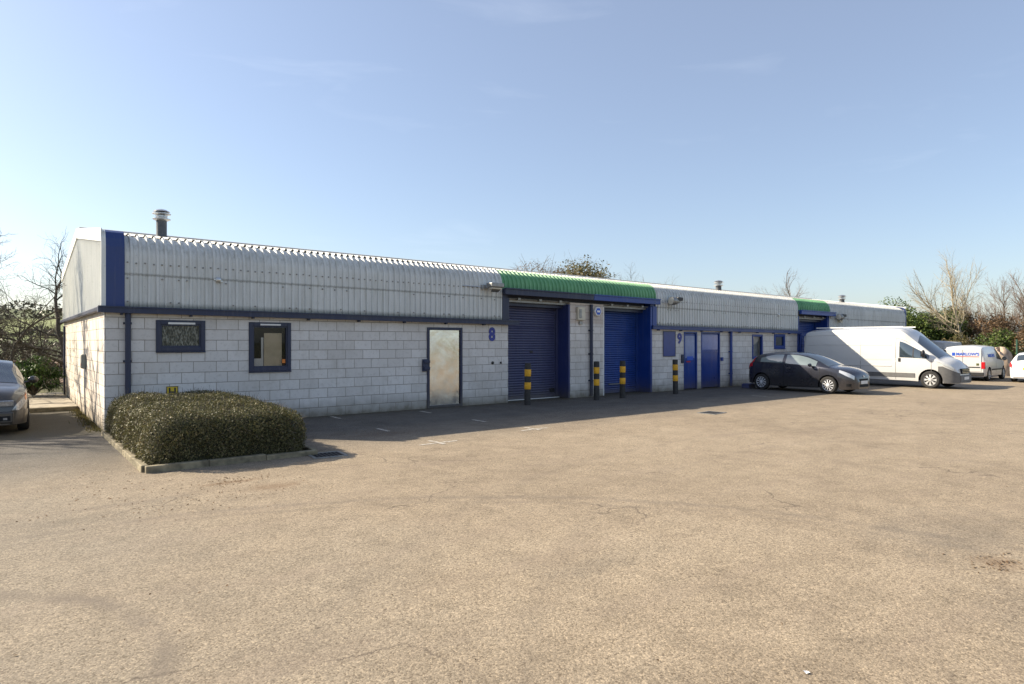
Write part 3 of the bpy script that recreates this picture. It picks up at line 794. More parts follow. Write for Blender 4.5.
# ---------------------------------------------------------------- wall-mounted things
def security_light(name, x, z, round_, label, yaw=0, back=.0):
    o = empty(name, (x, YF-.25, z), label, 'security light')
    X, Y, Z = x, YF-.25, z
    if not round_:
        h = MB(); h.box(X-.21, X+.22, Y-.22, Y+.06, Z+.01, Z+.13); h.add([(X-.17,Y-.22,Z+.01),(X+.17,Y-.22,Z+.01),(X+.12,Y-.05,Z-.12),(X-.12,Y-.05,Z-.12)], [(0,1,2,3)])
        h.build('housing', M['dullmetal'], o, bevel=.02)
        MB().box(X-.18, X+.16, Y-.20, Y-.02, Z-.05, Z+.005).build('diffuser', M['cream'], o, bevel=.02)
        MB().tube([(X, Y+.05, Z+.05), (X, YF-.03, Z+.02)], .03, 8).build('bracket', M['blackp'], o)
        MB().tube([(X-.9, YF-.065, Z+.02), (X, YF-.065, Z+.02)], .016, 6).build('conduit', M['galv'], o)
        MB().box(X-.28, X-.18, YF-.14, YF-.04, Z-.04, Z+.08).build('junction_box', M['galv'], o)
    else:
        h = MB(); h.lathe((X, Y-.05, Z), [(.135,-.22),(.15,-.18),(.14,-.02),(.09,.14),(.06,.24)], 18, 'x')
        hh = h.build('housing', M['dullmetal'], o, smooth=40)
        MB().lathe((X-.235, Y-.05, Z), [(.02,0),(.10,.004),(.125,.012)], 18, 'x').build('lens', M['cream'], o, smooth=60)
        MB().tube([(X, Y+.03, Z), (X-.08, YF-.05, Z-.05), (X-.45, YF-.06, Z-.05)], .022, 6).build('bracket', M['galv'], o)
        MB().box(X+.06, X+.34, Y-.16, Y+.04, Z+.02, Z+.14).build('hood', M['blackp'], o, bevel=.02)
    return o
security_light('security_light', 10.78, 3.33, False, 'boxy grey security light beside the green roof edge above number 8')
security_light('security_light', 18.72, 3.33, True, 'round grey floodlight on the cladding right of the bright blue shutter')
security_light('security_light', 31.1, 3.15, True, 'farthest floodlight, at the corner above the white panel van')
sp = MB(); sp.lathe((31.3, YF-.24, 2.78), [(.05,0),(.12,.01),(.10,.12),(.05,.2)], 14, 'y'); sp.box(31.22, 31.4, YF-.24, YF-.05, 2.72, 2.85)
sp.build('wall_siren', M['cream'], smooth=40, label='small cream siren on cladding above the panel van', cat='siren')
# alarm box on the pier
a = empty('alarm_box', (14.36, YF, 2.75), 'cream alarm box high on the block pier between the roller doors', 'alarm box')
MB().box(14.19, 14.52, YF-.10, YF-.003, 2.53, 2.96).build('housing', M['cream'], a, bevel=.02)
MB().box(14.24, 14.34, YF-.112, YF-.101, 2.6, 2.88).build('cover_strip', M['dullmetal'], a)
MB().box(14.30, 14.42, YF-.06, YF-.003, 2.40, 2.50).build('cable_gland', M['dullmetal'], a)
a = empty('alarm_bell', (15.10, YF, 2.84), 'hexagonal blue and white alarm bell beside the downpipe', 'alarm bell')
MB().lathe((15.10, YF-.09, 2.84), [(.15,0),(.17,.03),(.17,.087)], 6, 'y').build('housing', M['white'], a, bevel=.01)
MB().lathe((15.10, YF-.098, 2.84), [(.118,0),(.122,.006)], 6, 'y').build('face', M['logo_blue'], a)
MB().box(15.03, 15.17, YF-.1005, YF-.0985, 2.81, 2.87).build('badge', M['white'], a)
# hydrant sign
a = empty('hydrant_sign', (2.75, YF, .77), 'small yellow sign with black H on the wall above the hedge', 'sign')
MB().box(2.64, 2.86, YF-.012, YF-.003, .60, .84).build('plate', M['signy'], a)
hb = MB(); hb.box(2.685,2.715,YF-.015,YF-.0125,.63,.81); hb.box(2.785,2.815,YF-.015,YF-.0125,.63,.81); hb.box(2.716,2.784,YF-.015,YF-.0125,.705,.735)
hb.build('letter', M['blackp'], a)
frame_mb(2.641,2.859,.601,.839,.012,YF-.0148,YF-.0122).build('border', M['blackp'], a)
# blue notice board
a = empty('notice_board', (18.77, YF, 1.7), 'blank blue board on the wall left of number 9', 'sign board')
MB().box(18.44, 19.10, YF-.02, YF-.003, 1.25, 2.12).build('board', plain('board_blue', (.035,.055,.22), .35, .12), a)
frame_mb(18.42, 19.12, 1.23, 2.14, .018, YF-.028, YF-.0205).build('edging', M['navy'], a)
# two small wall outlets right of the steel door
a = MB(); a.lathe((10.93, YF-.03, 1.16), [(.03,0),(.045,.01),(.045,.027)], 12, 'y'); a.lathe((11.22, YF-.03, 1.16), [(.025,0),(.032,.01),(.032,.027)], 12, 'y')
a.build('wall_outlet', M['blackp'], B, smooth=40)
# meter box on the gable
a = empty('meter_box', (X0, 18.4, 1.3), 'grey meter box with a red dot on the sunlit gable wall', 'meter box')
MB().box(X0-.09, X0-.003, 18.24, 18.54, 1.12, 1.46).build('housing', plain('meter_grey', (.24,.25,.23), .5, .12), a, bevel=.015)
MB().box(X0-.102, X0-.091, 18.26, 18.52, 1.14, 1.44).build('door', plain('meter_grey2', (.30,.31,.29), .45, .1), a)
MB().lathe((X0-.112, 18.32, 1.22), [(.01,0),(.035,.004),(.035,.009)], 10, 'x').build('red_knob', M['red'], a)

# ---------------------------------------------------------------- bollards
def bollard():
    o = empty('bollard', (0,0,0), 'b', 'bollard', 'striped bollards in front of the roller doors', local=True)
    b = MB(); b.lathe((0,0,0), [(.088,-.05),(.088,1.13),(.082,1.155),(.06,1.165)], 20); b.build('post', M['black_post'], o, smooth=30)
    for z in (.44, .80): MB().lathe((0,0,0), [(.090,z),(.092,z+.004),(.092,z+.186),(.090,z+.19)], 20).build('band', M['yellow'], o, smooth=30)
    return o
b0 = bollard(); BL = ['striped bollard in front of the faded navy shutter', 'striped bollard standing before the block pier and its downpipe',
      'striped bollard in front of the bright blue shutter', 'striped bollard before the blank blue board near number 9']
for i, (x, y) in enumerate(((11.49,13.96),(14.12,13.87),(15.26,13.87),(17.84,13.83))):
    o = b0 if i == 0 else copy_tree(b0)
    o.location = (x, y, 0); o.rotation_euler = (rnd.uniform(-.012,.012), rnd.uniform(-.012,.012), rnd.uniform(0,6)); o['label'] = BL[i]

# ---------------------------------------------------------------- ground marks and covers
mk = MB()
for x, y in ((6.07,14.35),(5.96,11.76),(8.31,14.10),(8.33,11.80),(19.3,11.64),(19.8,9.83)):
    mk.add([(x-.04,y-.26,.004),(x+.04,y-.26,.004),(x+.04,y+.26,.004),(x-.04,y+.26,.004)], [(0,1,2,3)])
mk.add([(5.55,9.60,.004),(6.35,9.63,.004),(6.35,9.71,.004),(5.55,9.68,.004)], [(0,1,2,3)])
mk.add([(5.9,9.45,.008),(5.98,9.45,.008),(5.98,9.95,.008),(5.9,9.95,.008)], [(0,1,2,3)])
mk.add([(8.05,9.93,.004),(8.75,9.96,.004),(8.75,10.04,.004),(8.05,10.01,.004)], [(0,1,2,3)])
mk.add([(8.35,9.80,.008),(8.43,9.80,.008),(8.43,10.3,.008),(8.35,10.3,.008)], [(0,1,2,3)])
mk.build('parking_bay_markings', M['markpaint'], kind='structure')
def drain(x, y, w, l, label, rz=0):
    o = empty('drain_cover', (x,y,0), label, 'drain cover', rz=rz, local=True)
    frame = MB(); 
    for a_ in ((-w,w,-l,-l+.04),(-w,w,l-.04,l),(-w,-w+.04,-l+.041,l-.041),(w-.04,w,-l+.041,l-.041)): frame.box(*a_, .001, .012)
    frame.build('frame', M['dullmetal'], o)
    g_ = MB(); n = int(2*w/.06)
    for i in range(n): xx = -w+.05 + i*(2*w-.1)/max(1,n-1); g_.box(xx-.012, xx+.012, -l+.042, l-.042, .002, .010)
    g_.build('grate', M['blackp'], o)
    MB().box(-w+.041, w-.041, -l+.042, l-.042, .0005, .0015).build('pit', M['dark'], o)
drain(3.95, 9.68, .26, .24, 'iron grating in the shadow at the right end of the hedge', -.1)
drain(13.76, 9.57, .30, .24, 'iron drain cover in the sunlit yard in front of the doors', .1)
pc = MB(); pc.add([(3.325,1.735,.006),(3.35,1.725,.010),(3.356,1.75,.007),(3.335,1.757,.012)], [(0,1,2,3)]); 
pc.build('paper_scrap', M['white'], label='tiny white scrap of paper in the near foreground', cat='litter')
# loose leaf litter and grit (uncountable)
lt = MB(); rl = random.Random(11)
def litter(cx, cy, rx, ry, n, s):
    for _ in range(n):
        x = rl.gauss(cx, rx); y = rl.gauss(cy, ry); a = rl.uniform(0,PI); w = s*rl.uniform(.4,1); h_ = w*rl.uniform(.3,.7)
        u = (math.cos(a)*w, math.sin(a)*w); v = (-math.sin(a)*h_, math.cos(a)*h_); z = .004
        lt.add([(x-u[0],y-u[1],z),(x+v[0],y+v[1],z+.008*rl.random()),(x+u[0],y+u[1],z+.010*rl.random()),(x-v[0],y-v[1],z)], [(0,1,2,3)])
litter(6.2,1.68,.16,.10,70,.022); litter(2.3,8.6,.3,.15,120,.02); litter(1.9,7.7,.7,.3,120,.018); litter(5.6,11.3,.6,.4,140,.02)
litter(1.0,9.2,.5,1.0,120,.02)
for _ in range(500):
    litter(rl.uniform(-3,20), rl.uniform(0,14.5), .01, .01, 1, .014)
for _ in range(700):
    x = rl.uniform(3.8,27); litter(x, 14.74-abs(rl.gauss(0,.09)), .01, .01, 1, .022)
lt.build('leaf_litter', M['leaf_brown'], kind='stuff', label='dead brown leaf litter scattered on the tarmac', cat='leaf litter')
# weeds and moss along the gable foot
wm = MB(); rw = random.Random(5)
for _ in range(1500):
    y = rw.uniform(14.9, 24); x = 1.54 - abs(rw.gauss(0, .10)); a = rw.uniform(0,PI); hh = rw.uniform(.02,.09); w = .008
    wm.add([(x-w*math.cos(a),y-w*math.sin(a),0),(x+w*math.cos(a),y+w*math.sin(a),0),(x+rw.uniform(-.05,.03),y+rw.uniform(-.05,.05),hh)], [(0,1,2)])
wm.build('wall_foot_weeds', M['leaf_olive'], kind='stuff', label='low weeds and moss at the foot of the gable', cat='weeds')
bb = MB(); bb.box(22.1,22.55,13.75,14.05,.0,.16); bb.box(22.13,22.52,13.78,14.02,.161,.18)
bb.build('plastic_crate', M['blue'], bevel=.02, label='low blue plastic box on the ground behind the dark hatchback', cat='box')

# ---------------------------------------------------------------- leaves
def leaf_cloud(mb, pts, nrm, size, r, tilt=.9, aspect=.55):
    """pts, nrm: (n,3) arrays -> one leaf quad each (vectorised)"""
    n = len(pts); rs = np.random.RandomState(r)
    d = nrm + rs.normal(0, tilt, (n,3)); d /= np.linalg.norm(d, axis=1)[:,None] + 1e-9
    t = rs.normal(0, 1, (n,3)); u = np.cross(d, t); u /= np.linalg.norm(u, axis=1)[:,None] + 1e-9
    w = np.cross(d, u); s = size*rs.uniform(.5, 1.25, n)[:,None]
    a = pts - u*s; b = pts + w*s*aspect; c = pts + u*s; e_ = pts - w*s*aspect
    V = np.stack([a,b,c,e_], 1).reshape(-1,3); base = len(mb.v)
    mb.v += [tuple(p) for p in V.tolist()]
    for i in range(n): mb.f.append((base+4*i, base+4*i+1, base+4*i+2, base+4*i+3)); mb.m.append(0)

# hedge: rounded block, clipped
H = empty('clipped_hedge', (2.7, 12, 0), 'clipped olive green hedge in a kerbed bed before the wall', 'hedge')
hx0, hx1, hy0, hy1 = 1.53, 3.76, 9.88, 14.35
def hedge_k(d, ax, ay, az):
    # radial distance to a rounded block: box-like in plan, softer over the top
    a = (np.abs(d[:,0]/ax)**10 + np.abs(d[:,1]/ay)**10)**(1/10.)
    return 1/((a**7 + np.abs(d[:,2]/az)**7)**(1/7.))
def hedge_surf(n, seed, inset=0.0):
    rs = np.random.RandomState(seed)
    cx, cy = (hx0+hx1)/2, (hy0+hy1)/2; ax, ay = (hx1-hx0)/2 - inset, (hy1-hy0)/2 - inset
    d = rs.normal(0,1,(n*6,3)); d[:,2] = np.abs(d[:,2]); d /= np.linalg.norm(d, axis=1)[:,None]
    # superellipsoid mapping
    az = 1.0 - inset
    pw = np.array([ax, ay, az]); q = d / pw
    ex = 10
    s = (np.abs(q[:,0])**ex + np.abs(q[:,1])**ex + np.abs(q[:,2])**3.0)**(1/3.6)
    k_ = 1/( (np.abs(d[:,0]/ax)**ex + np.abs(d[:,1]/ay)**ex + np.abs(d[:,2]/az)**(3.2))**(1/ex)) if False else hedge_k(d, ax, ay, az)
    p = d*k_[:,None]
    # normal
    nr = np.stack([np.sign(p[:,0])*np.abs(p[:,0]/ax)**(ex-1)/ax, np.sign(p[:,1])*np.abs(p[:,1]/ay)**(ex-1)/ay, (np.abs(p[:,2])/az)**(6)/az], 1)
    nr /= np.linalg.norm(nr, axis=1)[:,None]
    # area-uniform-ish by rejection
    w = k_**2/np.maximum(.15, (d*nr).sum(1)); keep = rs.rand(len(w)) < w/np.percentile(w, 99); p, nr = p[keep][:n], nr[keep][:n]
    x = p[:,0]+cx; y = p[:,1]+cy
    hscale = .775 + .025*np.sin(x*1.3+.2) + .016*np.sin(y*2.6+1) + .014*np.sin(x*5+y*4) - .03*np.clip((x-3.2)/.5,0,1) - .05*np.clip((y-12)/2,0,1)*np.clip((2.6-x),0,1)
    z = p[:,2]*hscale + .02
    bulge = .025*np.sin(y*5+z*4) + .022*np.sin(x*6-z*5) + .02*np.sin(x*17+y*13+z*11)
    P = np.stack([x, y, z],1) + nr*bulge[:,None]
    return P, nr
def add_pts(mbx, n, seed, size, jit):
    P, nr = hedge_surf(n, seed); rs = np.random.RandomState(seed+1)
    P = P + nr*(rs.uniform(-jit, .012, len(P)))[:,None]; P[:,2] = np.maximum(P[:,2], .02)
    leaf_cloud(mbx, P, nr, size, seed+2, tilt=.8)
lf = MB(); add_pts(lf, 95000, 1, .0135, .085); add_pts(lf, 16000, 9, .020, .05)
lf.build('foliage', M['hedge'], H)
# stray shoots
sh = MB(); P, nr = hedge_surf(2600, 50); rs = np.random.RandomState(2)
for p, q in zip(P, nr):
    l = rs.uniform(.02,.085); d = Vector(q) + Vector(rs.normal(0,.35,3)); e2 = Vector(p) + d*l
    sh.tube([tuple(Vector(p)-Vector(q)*.06), tuple(e2)], [.003,.0015], 3, caps=False)
sh.build('shoots', M['twig'], H)
core = MB(); P, nr = [], []
nu, nv = 48, 14
rows = []
for j in range(nv+1):
    th = (PI/2)*j/nv; row = []
    for i in range(nu+1):
        ph = 2*PI*i/nu
        d = np.array([math.cos(ph)*math.cos(th), math.sin(ph)*math.cos(th), math.sin(th)]); ax, ay, az = (hx1-hx0)/2-.075, (hy1-hy0)/2-.075, .935
        k_ = 1/((((abs(d[0]/ax)**10 + abs(d[1]/ay)**10)**(1/10))**7 + abs(d[2]/az)**7)**(1/7)); p = d*k_
        x = p[0]+(hx0+hx1)/2; y = p[1]+(hy0+hy1)/2
        row.append((x, y, p[2]*(.77+.025*math.sin(x*1.3+.2) - .03*min(1,max(0,(x-3.2)/.5)))))
    rows.append(row)
core.grid(rows); core.build('inner_twigs', M['hedge_in'], H, smooth=60)
kb = MB()
def kstrip(x0,x1,y0,y1,n,ax):
    for i in range(n):
        a0 = i/n; a1 = (i+1)/n - .006/ n
        h_ = .085 + rnd.uniform(-.012,.012)
        if ax == 'x': kb.box(x0+(x1-x0)*a0, x0+(x1-x0)*a1, y0, y1, -.03, h_)
        else: kb.box(x0, x1, y0+(y1-y0)*a0, y0+(y1-y0)*a1, -.03, h_)
kstrip(1.50, 3.86, 9.80, 9.90, 3, 'x'); kstrip(1.46, 1.55, 9.91, 14.4, 5, 'y'); kstrip(3.80, 3.89, 9.91, 14.4, 5, 'y')
kb.build('bed_edging', M['kerb'], bevel=.012, label='low mossy concrete edging round the hedge bed', cat='kerb edging')

# ---------------------------------------------------------------- bare trees
def grow(segs, p, d, length, r0, lvl, maxl, r, P):
    n = max(3, int(length/P['seg'])) ; n = min(n, 9)
    pts = [p.copy()]; rad = [r0]; q = p.copy(); dd = d.normalized(); tip = r0*P['taper']
    if lvl == maxl: tip = r0*.35
    for i in range(n):
        w = P['wob']*(1+.25*lvl)
        dd = (dd + Vector((r.gauss(0,w), r.gauss(0,w), r.gauss(0,w)+P['up']*(1 if lvl else .3)))).normalized()
        q = q + dd*(length/n); pts.append(q.copy()); rad.append(r0 + (tip-r0)*(i+1)/n)
    segs.append((lvl, pts, rad))
    if lvl >= maxl: return
    k_ = P['kids'][lvl]
    for j in range(k_):
        t = P['start'][lvl] + (1-P['start'][lvl])*(j+r.random())/k_; t = min(t,.999)
        i = int(t*n); f = t*n - i
        a = pts[i].lerp(pts[i+1], f); ax = (pts[i+1]-pts[i]).normalized()
        s = ax.orthogonal().normalized(); s.rotate(Matrix.Rotation(r.uniform(0,2*PI), 3, ax))
        ang = r.gauss(P['ang'][lvl], .15)
        nd = ax*math.cos(ang) + s*math.sin(ang)
        ln = length*P['ratio'][lvl]*r.uniform(.65,1.15)*(1-.45*t if P.get('cone') else 1)
        rr = rad[i]*P.get('rr', .55)*r.uniform(.7,1.0)
        grow(segs, a, nd, ln, max(rr, P['rmin']), lvl+1, maxl, r, P)
    # leader continues
    if lvl < maxl: grow(segs, pts[-1], dd, length*P['ratio'][lvl]*.9, max(rad[-1]*.9, P['rmin']), lvl+1, maxl, r, P)
DEF = dict(seg=.35, wob=.10, up=.03, taper=.55, kids=[5,5,5,4], start=[.35,.25,.2,.2], ang=[.75,.75,.75,.7], ratio=[.6,.55,.5,.5], rmin=.004, rr=.55)
def bare_tree(loc, h, seed, label, maxl=3, bark='bark', twig='twig', lean=(0,0,1), r0=None, group=None, cat='tree', leaves=None, name='bare_tree', **kw):
    P = dict(DEF); P.update(kw); r = random.Random(seed)
    o = empty(name, loc, label, cat, group, local=True)
    segs = []; grow(segs, Vector((0,0,-.1)), Vector(lean), h*P.get('trunk', .42), r0 or h*.02, 0, maxl, r, P)
    for st in range(P.get('stems', 1)-1):
        grow(segs, Vector((r.uniform(-.5,.5)*P.get('sspread',.4), r.uniform(-.5,.5)*P.get('sspread',.4), -.1)), Vector((r.gauss(0,.3), r.gauss(0,.3), 1)), h*P.get('trunk', .42)*r.uniform(.7,1.1), (r0 or h*.02)*r.uniform(.5,.9), 0, maxl, r, P)
    # scale so the top reaches h
    top = max(p.z for _, ps, _ in segs for p in ps); k_ = h/top
    t = MB(); c = MB()
    for lv, ps, rd in segs:
        ps = [p*k_ for p in ps]
        if lv <= 1: t.tube(ps, rd, 7 if lv == 0 else 5, caps=False)
        else: c.tube(ps, rd, 4 if lv == 2 else 3, caps=False)
    t.build('trunk', M[bark], o, smooth=60); c.build('crown', M[twig], o)
    if leaves:
        mat, n, size = leaves; pts = []
        tw = [ps for lv, ps, _ in segs if lv >= maxl-1]
        for _ in range(n):
            ps = r.choice(tw); a = r.choice(ps)*k_; pts.append((a.x+r.gauss(0,.05), a.y+r.gauss(0,.05), a.z+r.gauss(0,.05)))
        pa = np.array(pts); l = MB(); leaf_cloud(l, pa, np.tile([0,0,1.], (n,1)), size, seed); l.build('leaves', M[mat], o)
    return o
def leafy(loc, rx, ry, rz, seed, label, mat, n=9000, size=.09, clumps=26, name='evergreen_tree', group=None, trunk=True, gap=.5, cat='tree', twigs=0, z0=.15):
    r = np.random.RandomState(seed); o = empty(name, loc, label, cat, group, local=True)
    C_ = []
    for i in range(clumps):
        d = r.normal(0,1,3); d /= np.linalg.norm(d); rad = r.rand()**.45
        c = np.array([d[0]*rx*rad*.8, d[1]*ry*rad*.8, rz*(1+ d[2]*rad*.82)]); s = r.uniform(.22,.42)*min(rx,rz)*1.05
        C_.append((c, s))
    w = np.array([s**2 for _, s in C_]); w /= w.sum(); ids = r.choice(len(C_), n, p=w)
    d = r.normal(0,1,(n,3)); d /= np.linalg.norm(d,axis=1)[:,None]
    cc = np.array([C_[i][0] for i in ids]); ss = np.array([C_[i][1] for i in ids])
    k_ = r.uniform(.55,1.08,n)*(1+.25*np.sin(d[:,0]*7+ids)*np.sin(d[:,2]*6+ids*2))
    p = cc + d*(ss*k_)[:,None]*np.array([1.1,1.1,.85]); keep = p[:,2] > z0; p = p[keep]; d = d[keep]
    l = MB(); leaf_cloud(l, p, d*.8+np.array([0,0,.5]), size, seed+1, tilt=.6); l.build('crown', M[mat], o)
    t = MB(); rr = random.Random(seed)
    if trunk: t.tube([(0,0,-.1),(rx*.03,0,rz*.6),(0,rx*.04,rz*1.2)], [rx*.09,rx*.07,rx*.04], 8)
    for c, s in C_:
        m_ = Vector((c[0]*.4, c[1]*.4, c[2]*.6)); t.tube([(0,0,rz*.15), m_, tuple(c)], [.05*rx,.03*rx,.012], 4, caps=False)
        for _ in range(twigs):
            v = Vector((rr.gauss(0,1), rr.gauss(0,1), abs(rr.gauss(0,1)))).normalized()*s*rr.uniform(.8,1.5)
            t.tube([tuple(c), tuple(Vector(c)+v*.6+Vector((0,0,.05))), tuple(Vector(c)+v)], [.015,.009,.004], 3, caps=False)
    t.build('trunk', M['bark'], o)
    return o

# left: leaning bare tree behind the gable, and neighbours
bare_tree((1.85,27.2,0), 6.2, 21, 'bare tree leaning left from behind the rear corner of the gable', maxl=4, bark='bark_dark', twig='bark_dark', lean=(-.16,.4,1), r0=.12,
          kids=[8,7,7,4], wob=.16, up=.0, ang=[1.0,.9,.85,.8], ratio=[.62,.6,.55,.55], start=[.15,.15,.15,.15], group=None, trunk=.5)
bare_tree((.2,25.9,0), 4.6, 5, 'low spreading bare tree tangled behind the grey estate car', maxl=4, bark='bark_dark', twig='bark_dark', lean=(-.6,.2,.8), r0=.08,
          kids=[5,5,5,3], wob=.18, up=.0, ang=[1.0,.9,.85,.8], start=[.1,.15,.15,.15], stems=3, trunk=.5)
bare_tree((-1.3,28.0,0), 6.2, 9, 'bare tree reaching in at the left edge of the picture', maxl=4, bark='bark_dark', twig='bark_dark', lean=(.1,-.1,1), r0=.10,
          kids=[5,5,5,3], wob=.15, up=.0, ang=[.95,.9,.85,.8], start=[.2,.15,.15,.15], trunk=.5)
bare_tree((.1,28.6,0), 5.7, 15, 'upright bare tree between the tangled tree and the field', maxl=4, bark='bark_dark', twig='bark_dark', lean=(-.1,.1,1), r0=.08,
          kids=[8,7,6,4], wob=.15, up=.0, ang=[.95,.9,.85,.8], start=[.2,.15,.15,.15], trunk=.5)
for i, (x, y, h, s) in enumerate(((.9,31,3.4,31),(-.4,35,3.8,32),(2.6,34,4.2,33),(1.2,41,4.6,34),(-1.6,44,4.4,35),(3.4,47,4.8,36))):
    bare_tree((x,y,0), h*.8, s, ['scrubby bare thorn bush behind the tangled tree', 'bare thorn bush farther back beyond the estate car', 'bare thorn bush half hidden by the gable corner',
              'taller bare thorn on the edge of the brown field', 'far bare thorn at the left edge of the field', 'farthest bare thorn on the field edge'][i],
              maxl=3, bark='bark_dark', twig='bark', r0=.045, kids=[5,6,6,3], wob=.15, start=[.05,.1,.1,.1], ang=[.9,.9,.85,.8], stems=3, trunk=.5, group='thorn bushes on the field edge', name='thorn_bush', cat='bush')
# off to the left of the frame: casts the dappled branch shadows on the gable and yard
bare_tree((-4.3,24.3,0), 8.2, 77, 'large bare tree left of the estate car', maxl=4, bark='bark_dark', twig='bark_dark', r0=.24, rr=.66, rmin=.008,
          kids=[7,6,5,3], wob=.13, up=.01, ang=[.85,.85,.8,.8], start=[.3,.15,.15,.15], trunk=.45)
bare_tree((-5.6,20.7,0), 9.6, 78, 'bare tree on the verge left of the estate car', maxl=4, bark='bark_dark', twig='bark_dark', r0=.22, rr=.66, rmin=.008,
          kids=[7,6,5,3], wob=.13, up=.01, ang=[.85,.85,.8,.8], start=[.3,.15,.15,.15], trunk=.45)
leafy((.75,24.6,.05), .85, .9, .62, 61, 'green ivy bush behind the kerb by the estate car', 'leaf_ivy', n=7000, size=.045, clumps=22, name='ivy_bush', trunk=False, cat='bush', twigs=6, z0=.02)
leafy((-1.2,27,.0), 1.5, 1.0, .5, 62, 'low olive scrub behind the estate car at the left edge', 'leaf_olive', n=5000, size=.05, clumps=20, name='scrub_bush', trunk=False, cat='bush', twigs=8, z0=.02)
leafy((1.0,33,.0), 2.4, 1.0, .55, 63, 'brown bramble mound beyond the ivy bush', 'leaf_brown', n=6000, size=.06, clumps=22, name='bramble_bush', trunk=False, cat='bush', twigs=8, z0=.02)

# far hedgerows between the fields: uncountable
fh = MB(); rs = np.random.RandomState(4); pts = []
for d0, hh, n in ((105,2.2,5000),(190,3.6,5000),(265,5,5000),(375,6.5,4500),(470,6,3500)):
    a = np.radians(rs.uniform(66, 140, n)); lump = .55+.45*np.sin(a*83+d0)*np.sin(a*37)
    d = d0 + rs.normal(0, 2, n) + 12*np.sin(a*7)
    t = np.clip((d-150)/420, 0, 1); t = t*t*(3-2*t); zb = .02 + t*(21+3*np.sin(a*9))
    z = zb + rs.rand(n)*hh*lump
    pts.append(np.stack([d*np.cos(a), d*np.sin(a), z],1))
for P_, s in zip(pts, (.28,.5,.75,1.0,1.2)): leaf_cloud(fh, P_, np.tile([0,0,1.],(len(P_),1)), s, 3, tilt=2)
fh.build('far_hedgerows', mk_leaf('far_hedge', [(.15,(.05,.05,.03)),(.5,(.09,.085,.05)),(.9,(.14,.13,.08))], trans=0), kind='stuff', label='dark hedgerows between distant fields', cat='hedgerow')
# farmhouse-like pale shapes among the far trees
# trees behind the ridge
bare_tree((24.8,30.5,0), 7.0, 41, 'bare twiggy tree behind the roof just left of the olive crown', maxl=4, r0=.13, kids=[8,8,6,4], ang=[.9,.85,.8,.8], wob=.13, start=[.3,.15,.15,.15], trunk=.45, bark='bark', twig='twig')
leafy((29.2,30.5,0), 3.6, 2.2, 3.5, 42, 'rounded olive brown tree rising behind the green roof', 'leaf_olive', n=85000, size=.095, clumps=120, twigs=10)
leafy((25.9,30.3,0), 2.3, 1.6, 3.75, 47, 'thin brown leafed tree left of the olive crown behind the roof', 'leaf_brown', n=16000, size=.05, clumps=46, twigs=16, name='thicket_tree')
bare_tree((27.0,31.5,0), 7.6, 43, 'faint twiggy tree left against the olive crown behind the roof', maxl=4, r0=.10, kids=[6,6,5,3], ang=[.9,.85,.8,.8], wob=.13, start=[.3,.15,.15,.15], trunk=.45)
bare_tree((35.5,30,0), 7.5, 44, 'bare tree behind the roof between olive crown and middle flue', maxl=4, r0=.12, kids=[5,5,5,3], ang=[.6,.6,.6,.6], wob=.10, up=.06, trunk=.5)
bare_tree((38.3,31,0), 7.0, 45, 'bare tree behind the roof just left of the middle flue', maxl=4, r0=.11, kids=[5,5,5,3], ang=[.7,.7,.6,.6], wob=.10, up=.04, trunk=.5)
bare_tree((50.5,27.5,0), 7.8, 46, 'reddish bare tree behind the roof above the far green section', maxl=4, r0=.12, kids=[6,6,5,3], ang=[.7,.7,.6,.6], wob=.10, up=.04, trunk=.45, twig='twig_red')
# right side boundary
leafy((49.0,18.6,0), 2.2, 2.0, 2.35, 51, 'dark evergreen tree right beside the end of the terrace', 'leaf_green', n=16000, size=.085, clumps=60)
leafy((50.9,17.3,0), 2.0, 2.0, 2.1, 52, 'dark evergreen tree behind the cab of the panel van', 'leaf_green', n=15000, size=.085, clumps=60)
leafy((53.6,17.0,0), 1.6, 1.8, 2.45, 53, 'narrow evergreen crown left of the tall pale bare tree', 'leaf_olive', n=9000, size=.08, clumps=40, twigs=5)
bare_tree((48.95,15.0,0), 8.5, 54, 'tall pale sunlit bare tree behind the small white van', maxl=4, bark='bark_pale', twig='bark_pale', r0=.12,
          kids=[7,7,7,4], ang=[.62,.5,.5,.55], wob=.09, up=.07, start=[.45,.15,.15,.15], ratio=[.85,.6,.5,.5], trunk=.28, rr=.6)
for i, (x, y, h, s) in enumerate(((53.6,14.6,5.2,71),(54.6,13.1,6.6,72),(53.4,12.2,6.9,73),(52.2,11.3,6.4,74),(57.0,15.0,6.9,75),(53.0,9.6,6.5,76))):
    bare_tree((x,y,0), h, s, ['low reddish bare tree right of the pale trunk', 'second reddish bare tree right of the pale tree', 'tall reddish bare tree above the white hatchback',
              'reddish bare tree at the right edge of the picture', 'reddish bare tree standing farthest back on the right', 'reddish bare tree just beyond the right edge'][i],
              maxl=4, bark='bark', twig='twig_red', r0=.08, kids=[7,7,7,4], ang=[.5,.5,.5,.5], wob=.09, up=.06, stems=2, trunk=.4, start=[.2,.15,.15,.15], group='reddish bare trees on the right boundary')
